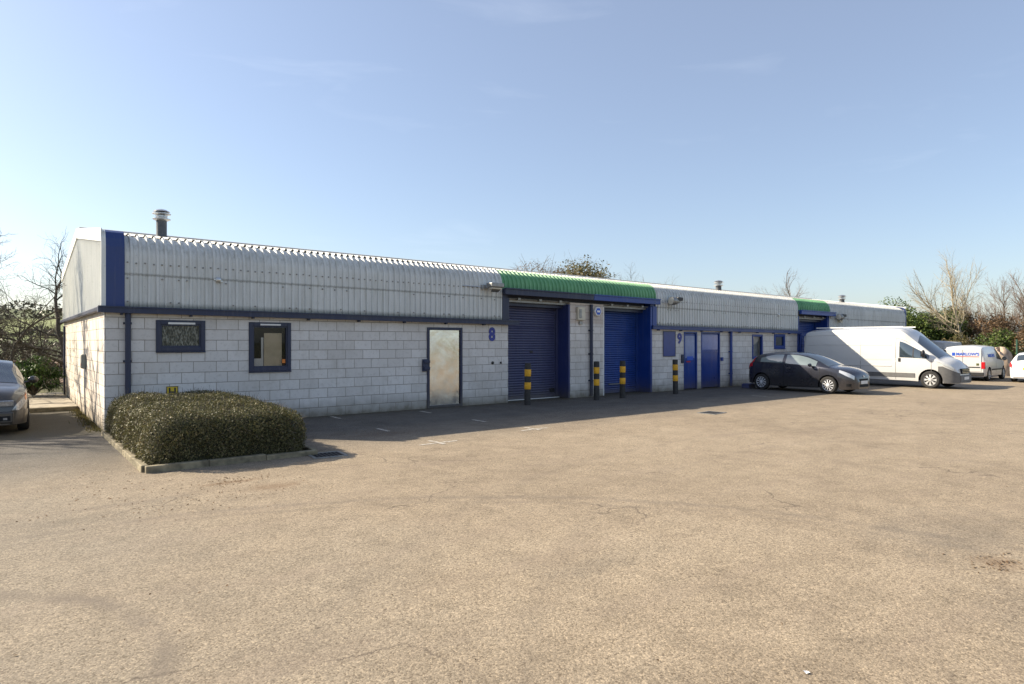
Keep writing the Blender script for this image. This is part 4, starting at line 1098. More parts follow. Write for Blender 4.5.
for i, (x, y, rx, rz, s, mt, n) in enumerate(((47.6,14.9,1.5,1.25,81,'leaf_olive',7000),(48.8,13.3,1.5,1.35,82,'leaf_green',8000),(49.8,11.9,1.6,1.45,83,'leaf_brown',8000),(50.0,10.1,1.6,1.4,84,'leaf_olive',8000),
        (46.9,16.6,1.5,1.15,85,'leaf_green',7000),(51.5,14.2,1.9,1.95,86,'leaf_brown',8000),(52.3,12.0,1.9,1.8,87,'leaf_brown',8000),(50.3,8.2,1.6,1.4,88,'leaf_brown',7000))):
    leafy((x,y,0), rx, 1.2, rz, s, ['olive shrub left of the pale trunk', 'green shrub right of the pale trunk', 'brown shrub above the small white van roof', 'olive shrub above the white hatchback',
          'green shrub behind the panel van windscreen', 'tall brown shrub behind the green one', 'tall brown shrub under the reddish trees', 'brown shrub at the far right edge'][i],
          mt, n=n, size=.07, clumps=34, name='boundary_shrub', trunk=False, cat='shrub', twigs=9, z0=.02, group='shrubs along the right boundary')
# green fence post / panel at far right
fp = MB(); 
for i in range(4): fp.box(47.6+.0, 47.68, 8.0+i*1.3, 8.08+i*1.3, 0, 1.9)
po = empty('mesh_fence', (47.6,8,0), 'green mesh fence in front of the right boundary shrubs', 'fence')
M['fence'] = plain('fence_green', (.02,.07,.045), .5, .1)
for i in range(4): MB().box(47.6, 47.68, 8.0+i*1.3, 8.08+i*1.3, 0, 1.9).build('post', M['fence'], po)
wr = MB()
for j in range(9): wr.tube([(47.64,8.04,.2+j*.2),(47.64,11.98,.2+j*.2)], .006, 3)
for j in range(40): wr.tube([(47.64,8.04+j*.1,.1),(47.64,8.04+j*.1,1.85)], .004, 3)
wr.build('mesh_panel', M['fence'], po)

# ================================================================== VEHICLES
def pchip(pts):
    xs = [p[0] for p in pts]; ys = [p[1] for p in pts]; n = len(xs)
    h = [xs[i+1]-xs[i] for i in range(n-1)]; dl = [(ys[i+1]-ys[i])/h[i] for i in range(n-1)]
    m = [dl[0]] + [0 if dl[i-1]*dl[i] <= 0 else 2*dl[i-1]*dl[i]/(dl[i-1]+dl[i]) for i in range(1, n-1)] + [dl[-1]]
    def f(x):
        if x <= xs[0]: return ys[0]
        if x >= xs[-1]: return ys[-1]
        i = 0
        while x > xs[i+1]: i += 1
        t = (x-xs[i])/h[i]
        return (2*t**3-3*t**2+1)*ys[i] + (t**3-2*t**2+t)*h[i]*m[i] + (-2*t**3+3*t**2)*ys[i+1] + (t**3-t**2)*h[i]*m[i+1]
    return f
class Car:
    def __init__(s, root, top, belt, wid, roofw, sill=.2, wheels=(), wr=.3, arch=.36, edge=.05, tuck=.05, lim=None, belly=.06):
        s.root = root; s.top = pchip(top); s.belt = pchip(belt); s.wid = pchip(wid); s.rw = pchip(roofw); s.sillf = pchip(sill) if hasattr(sill,'__len__') else (lambda x: sill)
        s.wheels = wheels; s.wr = wr; s.arch = arch; s.edge = edge; s.tuck = tuck; s.x0 = top[0][0]; s.x1 = top[-1][0]; s.belly = belly
    def zb(s, x):
        z = s.sillf(x)
        for w in s.wheels:
            d = abs(x-w)
            if d < s.arch: z = max(z, s.wr + math.sqrt(s.arch**2-d*d))
        return min(z, s.belt(x)-.02)
    def hw(s, x, z):
        b = s.belt(x); lo = s.sillf(x); t = max(0, min(1, (z-lo)/max(.01, b-lo)))
        return s.wid(x)*(1 - s.tuck*(1-t)**2.2 - s.belly*t**3)
    def S(s, x, part, t, side=1, off=0):
        b = s.belt(x); zt = s.top(x); ze = max(zt - s.edge, b+.001); wb = s.hw(x, b); wr = min(s.rw(x), wb-.005)
        if part == 'side': z = s.zb(x) + (b-s.zb(x))*t; y = s.hw(x, z)
        elif part == 'abs': z = t; y = s.hw(x, z)
        elif part == 'green': z = b + (ze-b)*t; y = wb + (wr-wb)*t + .035*4*t*(1-t)*min(1,(ze-b)/.4)
        else: y = wr*(1-t); z = ze + (max(zt,ze+.001)-ze)*(1-(1-t)**2.2)
        return Vector((x, y*side, z))
    def N(s, x, part, t, side):
        e_ = .01; a = s.S(min(x+e_, s.x1), part, t, side) - s.S(max(x-e_, s.x0), part, t, side)
        b = s.S(x, part, min(1,t+e_), side) - s.S(x, part, max(0,t-e_), side)
        n = b.cross(a)*side
        if n.length < 1e-9: return Vector((0,side,0))
        return n.normalized()
    def shell(s, mat, nS=9, nG=6, nR=7, name='body'):
        xs = set(np.round(np.linspace(s.x0, s.x1, 70), 4).tolist())
        for w in s.wheels:
            for k_ in range(17): xs.add(round(w + s.arch*math.cos(PI*k_/16)*.9999, 4))
            xs.add(round(w+s.arch+.001,4)); xs.add(round(w-s.arch-.001,4))
        for q in (.02,.04,.07,.1): xs.add(round(s.x0+q,4)); xs.add(round(s.x1-q,4))
        xs = sorted(x for x in xs if s.x0 <= x <= s.x1); rows = []
        for x in xs:
            L = [s.S(x,'side',i/nS) for i in range(nS+1)] + [s.S(x,'green',i/nG) for i in range(1,nG+1)] + [s.S(x,'roof',i/nR) for i in range(1,nR+1)]
            R = [Vector((p.x,-p.y,p.z)) for p in L[-2::-1]]
            rows.append([tuple(p) for p in L+R])
        mb = MB(); mb.grid(rows, flip=True)
        for row, fl in ((rows[0], True), (rows[-1], False)):
            f = tuple(range(len(row))); mb.add(row, [f if not fl else f[::-1]])
        o = mb.build(name, mat, s.root, smooth=38)
        # dark floor and wheel wells
        u = MB(); w = min(s.wid(0), 5)
        a, b = sorted(s.wheels)
        zf = s.sillf(0)+.02
        u.box(a+s.arch, b-s.arch, -w+.08, w-.08, zf, zf+.25)
        for wx in s.wheels: u.box(wx-s.arch-.02, wx+s.arch+.02, -w+.34, w-.34, zf+.03, s.wr+s.arch+.02)
        for wx in s.wheels:
            for sd in (1,-1):      # arch liner
                pr_ = [(wx+ (s.arch+.004)*math.cos(PI*i/14), s.wr+(s.arch+.004)*math.sin(PI*i/14)) for i in range(15)]
                g1 = [[(x, sd*(s.hw(x,z)-.012), z), (x, sd*(w-.36), z)] for x, z in pr_]
                u.grid(g1)
        u.box(s.x0+.15, a-s.arch, -w*.8, w*.8, zf+.05, zf+.2); u.box(b+s.arch, s.x1-.12, -w*.75, w*.75, zf+.03, zf+.2)
        u.build('underbody', M['dark'], s.root)
        return o
    def patch(s, name, mat, part, xa, xb, ta, tb, off=.006, sides=(1,), nx=14, nt=6, parent=None, smooth=50, thick=True):
        """sheet hugging the body: xa/xb may be functions of t, ta/tb of x"""
        if len(sides) == 2 and part != 'roof':
            a_ = s.patch(name, mat, part, xa, xb, ta, tb, off, (sides[0],), nx, nt, parent, smooth, thick)
            s.patch(name, mat, part, xa, xb, ta, tb, off, (sides[1],), nx, nt, parent, smooth, thick); return a_
        mb = MB()
        for sd in sides:
            rows = []; back = []
            for i in range(nx+1):
                row = []; bk = []
                for j in range(nt+1):
                    v = j/nt
                    x_lo = xa(v) if callable(xa) else xa; x_hi = xb(v) if callable(xb) else xb
                    x = x_lo + (x_hi-x_lo)*i/nx
                    lo = ta(x) if callable(ta) else ta; hi = tb(x) if callable(tb) else tb
                    t = lo + (hi-lo)*v
                    p = s.S(x, part, t, sd); n = s.N(x, part, t, sd)
                    q = p + n*off; row.append(tuple(q)); bk.append(tuple(p - n*.004))
                rows.append(row); back.append(bk)
            mb.grid(rows, flip=(sd > 0))
            if thick:
                for A, Bk in (([r[0] for r in rows],[r[0] for r in back]), ([r[-1] for r in rows],[r[-1] for r in back]), (rows[0],back[0]), (rows[-1],back[-1])):
                    mb.grid([A, Bk])
        return mb.build(name, mat, parent or s.root, smooth=smooth)
def wheel(root, x, y, r, w, side, style, rimmat='rim', spokes=10):
    o = MB(); h = w/2
    o.lathe((x, y, r), [(r*.66,-h),(r*.9,-h),(r*.985,-h*.75),(r,-h*.4),(r,h*.4),(r*.985,h*.75),(r*.9,h),(r*.66,h)], 32, 'y', caps=False)
    wh = empty_part('wheel', root)
    t = o.build('tyre', M['tyre'], wh, smooth=40)
    m = MB(); yo = y + side*h*.92
    R = r*.68
    m.lathe((x,y,r), [(R,side*h*.93),(R*.93,side*h*.95),(R*.9,side*h*.75)] if side>0 else [(R*.9,side*h*.75),(R*.93,side*h*.95),(R,side*h*.93)], 32, 'y', caps=False)
    for k_ in range(spokes):
        a = 2*PI*k_/spokes; da = PI/spokes*(.52 if style == 'trim' else .62)
        pts = []
        for rr, wd in ((R*.22,.9),(R*.93,.62 if style=='trim' else .85)):
            for sg in (-1,1): pts.append((x+rr*math.cos(a+sg*da*wd), yo-side*(.012 if rr > R*.5 else -.004), r+rr*math.sin(a+sg*da*wd)))
        f = [(0,1,3,2)] if side < 0 else [(2,3,1,0)]
        m.add(pts, f); m.add([(p[0], p[1]-side*.02, p[2]) for p in pts], f)
        q = [(p[0], p[1]-side*.02, p[2]) for p in pts]
        m.add([pts[0],pts[2],q[2],q[0]], [(0,1,2,3)]); m.add([pts[1],pts[3],q[3],q[1]], [(3,2,1,0)])
    m.lathe((x, yo+side*.004, r), [(R*.26,-.012),(R*.26,.006),(R*.15,.012)] if side > 0 else [(R*.15,-.012),(R*.26,-.006),(R*.26,.012)], 16, 'y')
    m.build('rim', M[rimmat], wh, smooth=30)
    MB().lathe((x, y+side*h*.55, r), [(.01,-.01),(R*.93,-.008),(R*.93,.008),(.01,.01)], 24, 'y').build('brake_disc', M['dark'], wh)
    return wh
def empty_part(name, root):
    o = bpy.data.objects.new(name, None); COL.objects.link(o); o.parent = root; ORG[o.name] = (0,0,0); return o
def mirror(c, x, z, side, mat, s=1.0, tall=1.0):
    y = c.hw(x, c.belt(x))
    m = MB(); 
    P = []
    for i in range(7):
        a = PI*i/6; rr = math.sin(a)**.5 if 0 < i < 6 else .05
        P.append([(x+.05*s*(-1 if j < 0 else 1)*0 + .055*s*rr*math.cos(2*PI*j/12), side*(y+.03+.20*s*(i/6)), z+.075*s*tall*rr*math.sin(2*PI*j/12)) for j in range(13)])
    m.grid(P, flip=(side<0)); m.tube([(x, side*(y-.03), z-.05*s), (x, side*(y+.08), z-.03*s)], .02, 6)
    o = m.build('mirror', mat, c.root, smooth=60)
    MB().box(x-.062*s, x-.054*s, *sorted((side*(y+.06), side*(y+.20*s))), z-.05*s*tall, z+.05*s*tall).build('mirror_glass', M['carglass'], o)
def plate(root, x, z, mat, nose=1, w=.26, y=0, txt='', h=.055):
    o = MB().box(*sorted((x, x+nose*.012)), y-w, y+w, z-h, z+h).build('number_plate', mat, root, bevel=.003)
    return o

# ---- charcoal hatchback (nose towards -Y)
def place(name, loc, rz, label, cat, group=None):
    return empty(name, loc, label, cat, group, rz=rz, local=True)
hb_ = place('parked_car', (22.74, 11.93, 0), -PI/2, 'dark charcoal three-door hatchback parked nose out beside the white panel van', 'car')
top = [(-1.82,.50),(-1.81,.80),(-1.775,.95),(-1.68,1.13),(-1.56,1.26),(-1.38,1.325),(-1.0,1.375),(-.4,1.39),(.05,1.375),(.38,1.31),(.75,1.17),(1.15,.985),(1.27,.94),(1.55,.905),(1.78,.845),(1.95,.755),(2.03,.64),(2.06,.45)]
belt = [(-1.82,.45),(-1.81,.74),(-1.77,.90),(-1.62,.985),(-1.0,.975),(0,.93),(.8,.885),(1.2,.865),(1.55,.825),(1.85,.72),(2.0,.61),(2.06,.42)]
wid = [(-1.82,.62),(-1.79,.69),(-1.7,.75),(-1.45,.79),(-1.0,.81),(0,.815),(1.0,.81),(1.5,.785),(1.8,.72),(1.97,.60),(2.06,.40)]
rw = [(-1.82,.50),(-1.7,.52),(-1.5,.53),(-1,.56),(0,.565),(.5,.57),(1.0,.64),(1.25,.70),(1.6,.62),(1.9,.50),(2.06,.30)]
c = Car(hb_, top, belt, wid, rw, sill=[(-1.82,.26),(-1.6,.22),(-1.3,.19),(0,.17),(1.3,.19),(1.7,.16),(2.06,.18)], wheels=(-1.22,1.23), wr=.292, arch=.345, edge=.055)
c.shell(M['car_grey'])
c.patch('windscreen', M['carglass'], 'roof', .42, 1.20, .06, 1.0, .006, (1,-1), 12, 8)
# side glass : door window + quarter window
c.patch('door_window', M['carglass_side'], 'green', -.30, .80, .10, lambda x: .90, .006, (1,-1), 16, 5)
c.patch('quarter_window', M['carglass_side'], 'green', -1.28, -.42, lambda x: .12 + .0*x, lambda x: .90 - .30*max(0, (-x-.75)/.5), .006, (1,-1), 12, 5)
c.patch('rear_window', M['carglass'], 'roof', -1.72, -1.56, .15, 1.0, .006, (1,-1), 6, 6)
for xs_ in ((-.37,-.355),(.93,.945)):
    c.patch('door_seam', M['dark'], 'abs', xs_[0], xs_[1], .22, lambda x: c.belt(x)-.01, .002, (1,-1), 1, 10)
c.patch('side_moulding', M['blackp'], 'abs', -.8, .85, .20, .235, .012, (1,-1), 10, 2)
c.patch('headlight', M['lamp'], 'side', 1.58, 1.99, lambda x: .86 - .36*(x-1.58), lambda x: .985, .008, (1,-1), 10, 5)
c.patch('tail_light', M['redlens'], 'green', -1.74, -1.56, .05, .85, .010, (1,-1), 6, 6)
c.patch('tail_light', M['redlens'], 'side', -1.79, -1.60, .82, 1.0, .010, (1,-1), 6, 4)
c.patch('fog_lamp', M['dark'], 'abs', 1.80, 1.93, .27, .36, .006, (1,-1), 5, 3)
MB().box(2.045, 2.062, -.30, .30, .44, .52).build('grille', M['dark'], hb_, bevel=.005)
MB().box(2.0, 2.064, -.34, .34, .24, .34).build('air_intake', M['dark'], hb_, bevel=.01)
plate(hb_, 2.064, .40, M['plate_w'], 1, .24)
MB().lathe((2.0,0,.60), [(.01,.05),(.035,.058),(.035,.04)][::-1], 14, 'x').build('badge', M['chrome'], hb_)
for sd in (1,-1):
    mirror(c, .66, .955, sd, M['car_grey'], .85)
    MB().box(-.25,-.08, *sorted((sd*.795, sd*.825)), .80, .835).build('door_handle', M['car_grey'], hb_, bevel=.01)
    for wx in (-1.22,1.23): wheel(hb_, wx, sd*.715, .292, .17, sd, 'trim', spokes=11)

# ---- large white panel van
vn = place('panel_van', (28.37, 11.43, 0), -PI/2, 'long white high-roof panel van parked nose out in front of the terrace', 'van')
top = [(-3.02,1.1),(-3.01,2.0),(-2.96,2.18),(-2.85,2.27),(-2.4,2.31),(-1,2.335),(.3,2.345),(.75,2.32),(.98,2.22),(1.15,2.07),(1.45,1.80),(1.85,1.46),(2.12,1.24),(2.22,1.17),(2.44,1.10),(2.6,.98),(2.70,.82),(2.745,.60),(2.75,.40)]
belt = [(-3.02,.95),(-3.01,1.12),(-1,1.12),(1.2,1.12),(1.9,1.10),(2.2,1.03),(2.44,.93),(2.62,.78),(2.71,.62),(2.75,.38)]
wid = [(-3.02,.86),(-3.0,.90),(-2.9,.94),(-1,.96),(1.2,.96),(1.9,.945),(2.3,.89),(2.52,.80),(2.68,.66),(2.75,.52)]
rw = [(-3.02,.78),(-2.9,.83),(-1,.84),(.9,.83),(1.3,.78),(1.8,.80),(2.15,.82),(2.45,.64),(2.75,.36)]
c = Car(vn, top, belt, wid, rw, sill=[(-3.02,.30),(-2.6,.28),(1,.27),(2.2,.22),(2.75,.20)], wheels=(-1.93,1.90), wr=.33, arch=.40, edge=.11, tuck=.03, belly=.012)
c.shell(M['car_white'], nG=8)
c.patch('windscreen', M['carglass'], 'roof', lambda v: 1.42-.20*v, 2.14, .04, 1.0, .008, (1,-1), 14, 8)
# header above screen slopes darker grey in the photo: roof cap
c.patch('door_window', M['carglass'], 'green', .84, 1.86, lambda x: .04, lambda x: .62 if x < 1.3 else min(.62, .62 + (x-1.3)*.22), .008, (1,-1), 18, 5)
c.patch('window_pillar', M['blackp'], 'green', 1.30, 1.34, .04, .62, .012, (1,-1), 2, 5)
c.patch('side_moulding', M['trim'], 'abs', -1.45, 1.38, .40, .56, .018, (1,-1), 16, 2)
c.patch('side_moulding', M['trim'], 'abs', -2.95, -2.40, .40, .56, .018, (1,-1), 6, 2)
for xs_ in ((.70,.715),(1.93,1.945),(-.62,-.605)):
    c.patch('door_seam', M['trim'], 'abs', xs_[0], xs_[1], .30, lambda x: c.belt(x)-.01, .002, (1,-1), 1, 10)
c.patch('door_seam', M['trim'], 'green', .70, .715, .0, .70, .002, (1,-1), 1, 8)
c.patch('door_seam', M['trim'], 'green', .715, 1.2, .70, .712, .002, (1,-1), 8, 1)
M['seam'] = plain('shut_line', (.30,.30,.29), .6, .1)
for z in (.80, 1.05):
    c.patch('body_rib', M['car_white'], 'abs', -2.85, .55, z, z+.03, .014, (1,-1), 20, 2); c.patch('rib_groove', M['seam'], 'abs', -2.85, .55, z-.012, z, .002, (1,-1), 20, 1)
for q, a_, b_ in ((.455,-2.85,.55),(.825,-2.85,.9)): c.patch('rib_groove', M['seam'], 'green', a_, b_, q, q+.008, .002, (1,-1), 20, 1)
for q in (-.62,): c.patch('door_seam', M['seam'], 'green', q, q+.012, 0, .80, .002, (1,-1), 1, 8)
c.patch('body_rib', M['car_white'], 'green', -2.85, .55, .46, .49, .012, (1,-1), 20, 2)
c.patch('body_rib', M['car_white'], 'green', -2.85, .90, .83, .85, .012, (1,-1), 20, 2)
c.patch('bumper', M['trim'], 'abs', 2.16, 2.738, lambda x: c.zb(x) if x < 2.31 else .22, lambda x: max(.84 - .28*max(0,(x-2.3))/.5, c.zb(x)+.03), .022, (1,-1), 22, 6)
MB().box(2.735, 2.79, -.54, .54, .24, .52).build('bumper_front', M['trim'], vn, bevel=.03)
c.patch('headlight', M['lamp'], 'side', 2.10, 2.60, lambda x: .90-.14*(x-2.1), .99, .026, (1,-1), 10, 5)
MB().box(2.70, 2.772, -.40, .40, .56, .76).build('grille', M['dark'], vn, bevel=.02)
gr_ = MB(); 
for z in (.60,.66,.72): gr_.box(2.772, 2.78, -.38, .38, z, z+.018)
gr_.build('grille_bars', M['chrome'], vn)
plate(vn, 2.791, .40, M['plate_w'], 1, .24)
for sd in (1,-1):
    mirror(c, 1.72, 1.30, sd, M['blackp'], 1.1, 1.9)
    MB().box(.80,.88, *sorted((sd*.93, sd*.972)), .99, 1.13).build('door_handle', M['blackp'], vn, bevel=.01)
    for wx in (-1.93,1.90): wheel(vn, wx, sd*.845, .33, .20, sd, 'steel', 'rim_dull', 8)
rk = MB()
for sd in (1,-1): rk.box(-2.6, .85, sd*.60-.02, sd*.60+.02, 2.33, 2.37)
rk.build('roof_rail', M['white'], vn)
MB().box(-3.04,-3.02,-.8,.8,.4,2.0).build('rear_door', M['car_white'], vn, bevel=.01)

# ---- small white van with lettering (tail towards the camera)
cn = place('small_van', (36.10, 10.63, 0), math.radians(2.5), 'small white van with blue lettering on its rear door and side', 'van')
top = [(-1.98,.55),(-1.975,1.05),(-1.93,1.45),(-1.80,1.565),(-1.3,1.60),(-.3,1.615),(.3,1.58),(.55,1.48),(.95,1.20),(1.2,1.02),(1.4,.96),(1.7,.86),(1.85,.72),(1.9,.45)]
belt = [(-1.98,.50),(-1.975,.92),(-1.0,.93),(.6,.90),(1.2,.86),(1.6,.74),(1.85,.58),(1.9,.40)]
wid = [(-1.98,.78),(-1.95,.81),(-1.8,.83),(0,.835),(1.2,.82),(1.6,.75),(1.9,.52)]
rw = [(-1.98,.66),(-1.8,.68),(0,.67),(.5,.64),(1.0,.68),(1.3,.70),(1.9,.38)]
c = Car(cn, top, belt, wid, rw, sill=.22, wheels=(-1.20,1.22), wr=.29, arch=.35, edge=.07, tuck=.03, belly=.02)
c.shell(M['car_white'])
c.patch('windscreen', M['carglass'], 'roof', .56, 1.15, .06, 1.0, .006, (1,-1), 10, 6)
c.patch('door_window', M['carglass'], 'green', -.02, .90, .08, .86, .006, (1,-1), 14, 5)
for xs_ in ((-.12,-.105),(.95,.965)): c.patch('door_seam', M['trim'], 'abs', xs_[0], xs_[1], .24, lambda x: c.belt(x)-.01, .002, (1,-1), 1, 8)
c.patch('side_moulding', M['blackp'], 'abs', -.82, .84, .47, .53, .012, (1,-1), 10, 2)
MB().box(-2.03,-1.96,-.80,.80,.24,.40).build('rear_bumper', M['blackp'], cn, bevel=.02)
rdo = MB().box(-1.992,-1.978,-.70,.70,.44,1.42).build('rear_door', M['car_white'], cn, bevel=.006)
MB().box(-2.004,-1.993,-.66,.66,.60,.645).build('trim_strip', M['blackp'], rdo)
MB().box(-2.004,-1.993,.02,.16,.74,.80).build('handle', M['blackp'], rdo, bevel=.01)
MB().box(-2.000,-1.9925,-.62,-.52,.70,.80).build('green_badge', M['moss'], rdo)
MB().box(-2.0,-1.9925,-.005,.005,.44,1.42).build('door_gap', M['trim'], rdo)
for sd in (1,-1):
    MB().box(-1.99,-1.86,*sorted((sd*.70, sd*.835)),.56,.86).build('tail_light', M['redlens'], cn, bevel=.01)
    mirror(c, .78, .98, sd, M['blackp'], .95, 1.3)
    for wx in (-1.20,1.22): wheel(cn, wx, sd*.74, .29, .17, sd, 'steel', 'rim_dull', 8)
# lettering on the rear: facing -X local
R_ = Matrix.Rotation(-PI/2, 4, 'Z') @ Matrix.Rotation(PI/2, 4, 'X')
t = text_mb("MARLOW'S", .175, .006, .006, 1.0)
xf(t, Matrix.Translation((-1.9955, -.19, 1.20)) @ R_); t.build('lettering', M['logo_blue'], rdo)
MB().box(-2.0,-1.9925,.29,.41,1.13,1.27).build('emblem', M['logo_blue'], rdo)
MB().box(-2.0,-1.9925,-.62,.28,1.08,1.105).build('underline', M['logo_red'], rdo)
t = text_mb("MARLOW'S", .20, .006, .005, 1.0)
yy = c.hw(-.9, .93)
xf(t, Matrix.Translation((-.85, -(c.S(-.9,'green',.33).y+.012), 1.13)) @ Matrix.Rotation(-.22, 4, 'X') @ Matrix.Rotation(PI/2, 4, 'X')); t.build('lettering', M['logo_blue'], cn)

# ---- white hatchback at the right edge, tail towards the camera
wc = place('parked_car', (36.35, 8.22, 0), math.radians(2), 'white hatchback with yellow rear number plate at the right edge', 'car')
top = [(-1.93,.50),(-1.91,.85),(-1.80,.97),(-1.62,1.18),(-1.45,1.27),(-1.0,1.32),(-.4,1.335),(.1,1.31),(.5,1.19),(.95,.99),(1.15,.92),(1.5,.86),(1.75,.76),(1.88,.60),(1.9,.40)]
belt = [(-1.93,.46),(-1.91,.76),(-1.75,.88),(-1,.89),(0,.87),(1.1,.82),(1.5,.76),(1.75,.64),(1.9,.38)]
wid = [(-1.93,.62),(-1.88,.70),(-1.75,.77),(-1.3,.80),(0,.81),(1.1,.80),(1.6,.74),(1.9,.48)]
rw = [(-1.93,.50),(-1.7,.53),(-1.4,.54),(-1,.56),(0,.565),(.5,.58),(1.0,.66),(1.5,.62),(1.9,.36)]
c = Car(wc, top, belt, wid, rw, sill=.19, wheels=(-1.20,1.20), wr=.285, arch=.34, edge=.05)
c.shell(M['car_white2'])
c.patch('rear_window', M['carglass'], 'roof', -1.80, -1.58, .04, 1.0, .008, (1,-1), 8, 8)
c.patch('side_window', M['carglass'], 'green', -1.35, .75, .12, .88, .006, (1,-1), 16, 5)
c.patch('windscreen', M['carglass'], 'roof', .42, 1.05, .06, 1.0, .006, (1,-1), 10, 6)
c.patch('tail_light', M['redlens'], 'side', -1.90, -1.66, .74, 1.0, .012, (1,-1), 6, 5)
c.patch('headlight', M['lamp'], 'side', 1.5, 1.8, .66, .96, .008, (1,-1), 6, 5)
c.patch('door_seam', M['trim'], 'abs', -.32, -.31, .22, lambda x: c.belt(x)-.01, .002, (1,-1), 1, 8)
MB().box(-1.965,-1.90,-.64,.64,.22,.44).build('rear_bumper', M['car_white2'], wc, bevel=.03)
plate(wc, -1.93, .60, M['plate_y'], -1, .26)
for sd in (1,-1):
    mirror(c, .62, .93, sd, M['car_white2'], .8)
    for wx in (-1.20,1.20): wheel(wc, wx, sd*.715, .285, .17, sd, 'trim', spokes=9)

# ---- grey estate car at the left edge (nose towards -Y)
vo = place('parked_car', (-.43, 17.52, 0), -PI/2, 'grey estate car parked by the gable, cut off by the left edge', 'car')
top = [(-2.18,.60),(-2.16,.95),(-1.95,1.22),(-1.75,1.33),(-1.0,1.375),(-.2,1.385),(.15,1.345),(.5,1.20),(.95,.99),(1.08,.945),(1.5,.90),(1.85,.82),(2.02,.68),(2.06,.45)]
belt = [(-2.18,.50),(-2.16,.85),(-1,.90),(.3,.875),(1.0,.85),(1.5,.80),(1.85,.70),(2.02,.58),(2.06,.40)]
wid = [(-2.18,.72),(-2.0,.82),(-1,.86),(1.0,.86),(1.6,.83),(1.88,.76),(2.02,.66),(2.06,.56)]
rw = [(-2.18,.55),(-1.5,.58),(0,.60),(.5,.62),(1.0,.70),(1.5,.68),(1.9,.58),(2.06,.48)]
c = Car(vo, top, belt, wid, rw, sill=.19, wheels=(-1.27,1.27), wr=.31, arch=.365, edge=.05)
c.shell(M['car_silver'])
c.patch('windscreen', M['carglass'], 'roof', .20, 1.02, .05, 1.0, .006, (1,-1), 10, 8)
c.patch('side_window', M['carglass'], 'green', -1.85, .62, .08, .90, .006, (1,-1), 18, 5)
for xs_ in ((-.42,-.35),(-1.15,-1.08)): c.patch('window_pillar', M['blackp'], 'green', xs_[0], xs_[1], .08, .9, .010, (1,-1), 2, 4)
c.patch('headlight', M.setdefault('lamp_d', plain('lamp_lens_grey', (.34,.35,.36), .1, .3, .4, 25, obj=True)), 'side', 1.66, 2.045, lambda x: .80-.5*(x-1.66), .95, .008, (1,-1), 10, 5)
c.patch('indicator', M['amber'], 'side', 1.62, 1.76, .80, .95, .012, (1,-1), 4, 5)
M['lamp_dim'] = plain('clear_lamp_lens', (.30,.31,.32), .1, .3, .4, 25, obj=True)
for sd in (1,-1): MB().box(2.03,2.068,*sorted((sd*.36, sd*.60)),.53,.65).build('headlight', M['lamp_dim'], vo, bevel=.025)
MB().box(2.045,2.085,-.30,.30,.44,.66).build('grille', M['dark'], vo, bevel=.02)
bp = c.patch('bumper', M['car_silver'], 'abs', 1.72, 2.05, .20, .46, .03, (1,-1), 8, 4)
MB().box(2.04,2.10,-.60,.60,.22,.44).build('bumper_front', M['car_silver'], vo, bevel=.03)
MB().box(2.095,2.108,-.55,.55,.27,.36).build('air_intake', M['dark'], vo, bevel=.005)
MB().box(2.10,2.112,.44,.50,.29,.33).build('fog_lamp', M['lamp_dim'], vo)
plate(vo, 2.101, .40, M['plate_w'], 1, .25)
c.patch('door_seam', M['dark'], 'abs', .90, .912, .24, lambda x: c.belt(x)-.01, .002, (1,-1), 1, 8)
c.patch('door_seam', M['dark'], 'abs', -.42, -.408, .24, lambda x: c.belt(x)-.01, .002, (1,-1), 1, 8)
for sd in (1,-1):
    mirror(c, .60, .965, sd, M['car_silver'], 1.0)
    for wx in (-1.27,1.27): wheel(vo, wx, sd*.755, .31, .19, sd, 'trim', spokes=7)

# ---- things parked behind the small van
tr = empty('covered_trailer', (40.9, 13.9, 0), 'grey sheeted trailer showing between the two white vans', 'trailer', local=True)
b = MB(); P = []
for i, (x, s_) in enumerate(((-1.3,.92),(-1.25,1),(-.4,1.02),(.4,1.0),(1.25,1),(1.3,.92))):
    P.append([(x, -.85*s_, .5), (x, -.88*s_, 1.35), (x, -.8*s_, 1.72+.02*math.sin(i*2)), (x, -.3, 1.80+.03*math.sin(i)), (x, .3, 1.80), (x, .8*s_, 1.72), (x, .88*s_, 1.35), (x, .85*s_, .5)])
b.grid(P); 
for r_, fl in ((P[0],0),(P[-1],1)): b.add(r_, [tuple(range(8)) if fl else tuple(range(8))[::-1]])
b.build('cover', M['tarp'], tr, smooth=50)
MB().box(-1.2,1.2,-.7,.7,.35,.49).build('chassis', M['dark'], tr)
for sd in (1,-1):
    MB().lathe((0, sd*.78, .3), [(.1,-.08),(.27,-.08),(.3,-.05),(.3,.05),(.27,.08),(.1,.08)], 20, 'y').build('wheel', M['tyre'], tr, smooth=40)
MB().tube([(-1.2,0,.42),(-2.1,0,.42)], .04, 8).build('drawbar', M['dullmetal'], tr)
rb_ = place('rubble_heap', (41.2, 11.05, 0), 0, 'tan sheeted heap beyond the small white van', 'heap')
hp = MB(); rows = []; rr = random.Random(8)
for j in range(9):
    th = PI/2*j/8; row = []
    for i in range(25):
        ph = 2*PI*(i%24)/24; k_ = 1+.13*math.sin(ph*3+j)+.09*math.sin(ph*7+j*2)
        row.append((.6*k_*math.cos(ph)*math.cos(th)**.6, .6*k_*math.sin(ph)*math.cos(th)**.6, 1.4*math.sin(th)**.8*(1+.08*math.sin(ph*5+j))))
    rows.append(row)
hp.grid(rows); hp.build('sheet', M['tan'], rb_, smooth=40)

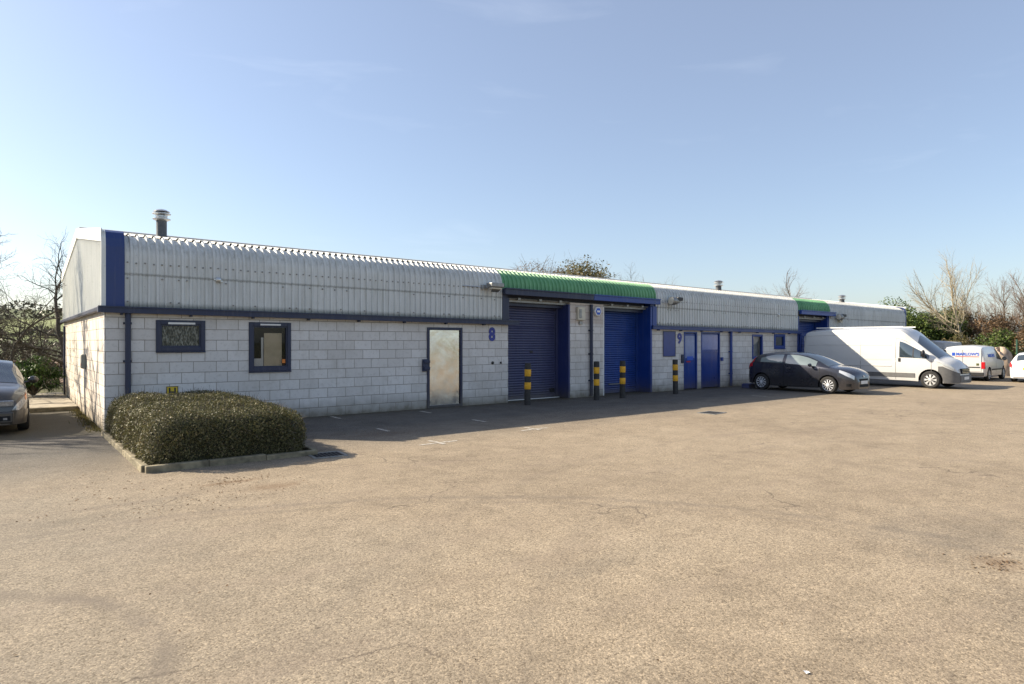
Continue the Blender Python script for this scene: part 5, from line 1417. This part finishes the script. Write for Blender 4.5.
# ================================================================== CAMERA, LIGHT, SKY
cam = bpy.data.cameras.new('camera'); cam.lens = 36*650/1024; cam.sensor_width = 36; cam.clip_end = 5000; cam.clip_start = .05
co = bpy.data.objects.new('camera', cam); COL.objects.link(co); co.location = (0,0,1.75)
fw = Vector((.617,.787,0)).normalized(); co.rotation_euler = fw.to_track_quat('-Z','Y').to_euler(); sc.camera = co
EL = math.radians(32.5); az = Vector((-.654,.756,0)).normalized()
sun = bpy.data.lights.new('sun', 'SUN'); sun.energy = 5.0; sun.angle = math.radians(.55); sun.color = (1.0,.88,.70)
so = bpy.data.objects.new('sun', sun); COL.objects.link(so); so.location = (-20,25,30)
L = -(az*math.cos(EL) + Vector((0,0,math.sin(EL)))); so.rotation_euler = L.to_track_quat('-Z','Y').to_euler()
w = bpy.data.worlds.new('World'); sc.world = w; w.use_nodes = True; nt = w.node_tree
bg = nt.nodes['Background']; sky = nt.nodes.new('ShaderNodeTexSky'); sky.sky_type = 'NISHITA'; sky.sun_disc = False
sky.sun_elevation = EL; sky.sun_rotation = math.atan2(az.x, az.y); sky.air_density = 1.0; sky.dust_density = 1.15; sky.ozone_density = 2.5; sky.altitude = 50
# thin high cirrus mixed over the sky
tc = nt.nodes.new('ShaderNodeTexCoord'); mp = nt.nodes.new('ShaderNodeMapping'); mp.inputs['Scale'].default_value = (1.2,1.2,7.0); mp.inputs['Rotation'].default_value = (.25,.12,.3)
nz = nt.nodes.new('ShaderNodeTexNoise'); nz.inputs['Scale'].default_value = 2.6; nz.inputs['Detail'].default_value = 8; nz.inputs['Roughness'].default_value = .55; nz.inputs['Distortion'].default_value = .6
rp = nt.nodes.new('ShaderNodeValToRGB'); rp.color_ramp.elements[0].position = .62; rp.color_ramp.elements[0].color = (0,0,0,1); rp.color_ramp.elements[1].position = .85; rp.color_ramp.elements[1].color = (.06,.06,.06,1)
mx = nt.nodes.new('ShaderNodeMix'); mx.data_type = 'RGBA'
mx.inputs[7].default_value = (9,9.2,9.6,1)
nt.links.new(tc.outputs['Generated'], mp.inputs[0]); nt.links.new(mp.outputs[0], nz.inputs['Vector']); nt.links.new(nz.outputs['Fac'], rp.inputs[0])
m2 = nt.nodes.new('ShaderNodeMix'); m2.data_type = 'RGBA'; m2.inputs[0].default_value = .28; m2.inputs[7].default_value = (3.15,3.2,3.6,1)
nt.links.new(sky.outputs[0], m2.inputs[6])
nt.links.new(rp.outputs[0], mx.inputs[0]); nt.links.new(m2.outputs[2], mx.inputs[6]); nt.links.new(mx.outputs[2], bg.inputs['Color'])
bg.inputs['Strength'].default_value = .097
vs = sc.view_settings; vs.view_transform = 'Standard'; vs.look = 'None'; vs.gamma = 1; vs.exposure = 1.05; vs.use_curve_mapping = False
sc.cycles.max_bounces = 6; sc.cycles.transparent_max_bounces = 8; sc.cycles.use_denoising = True
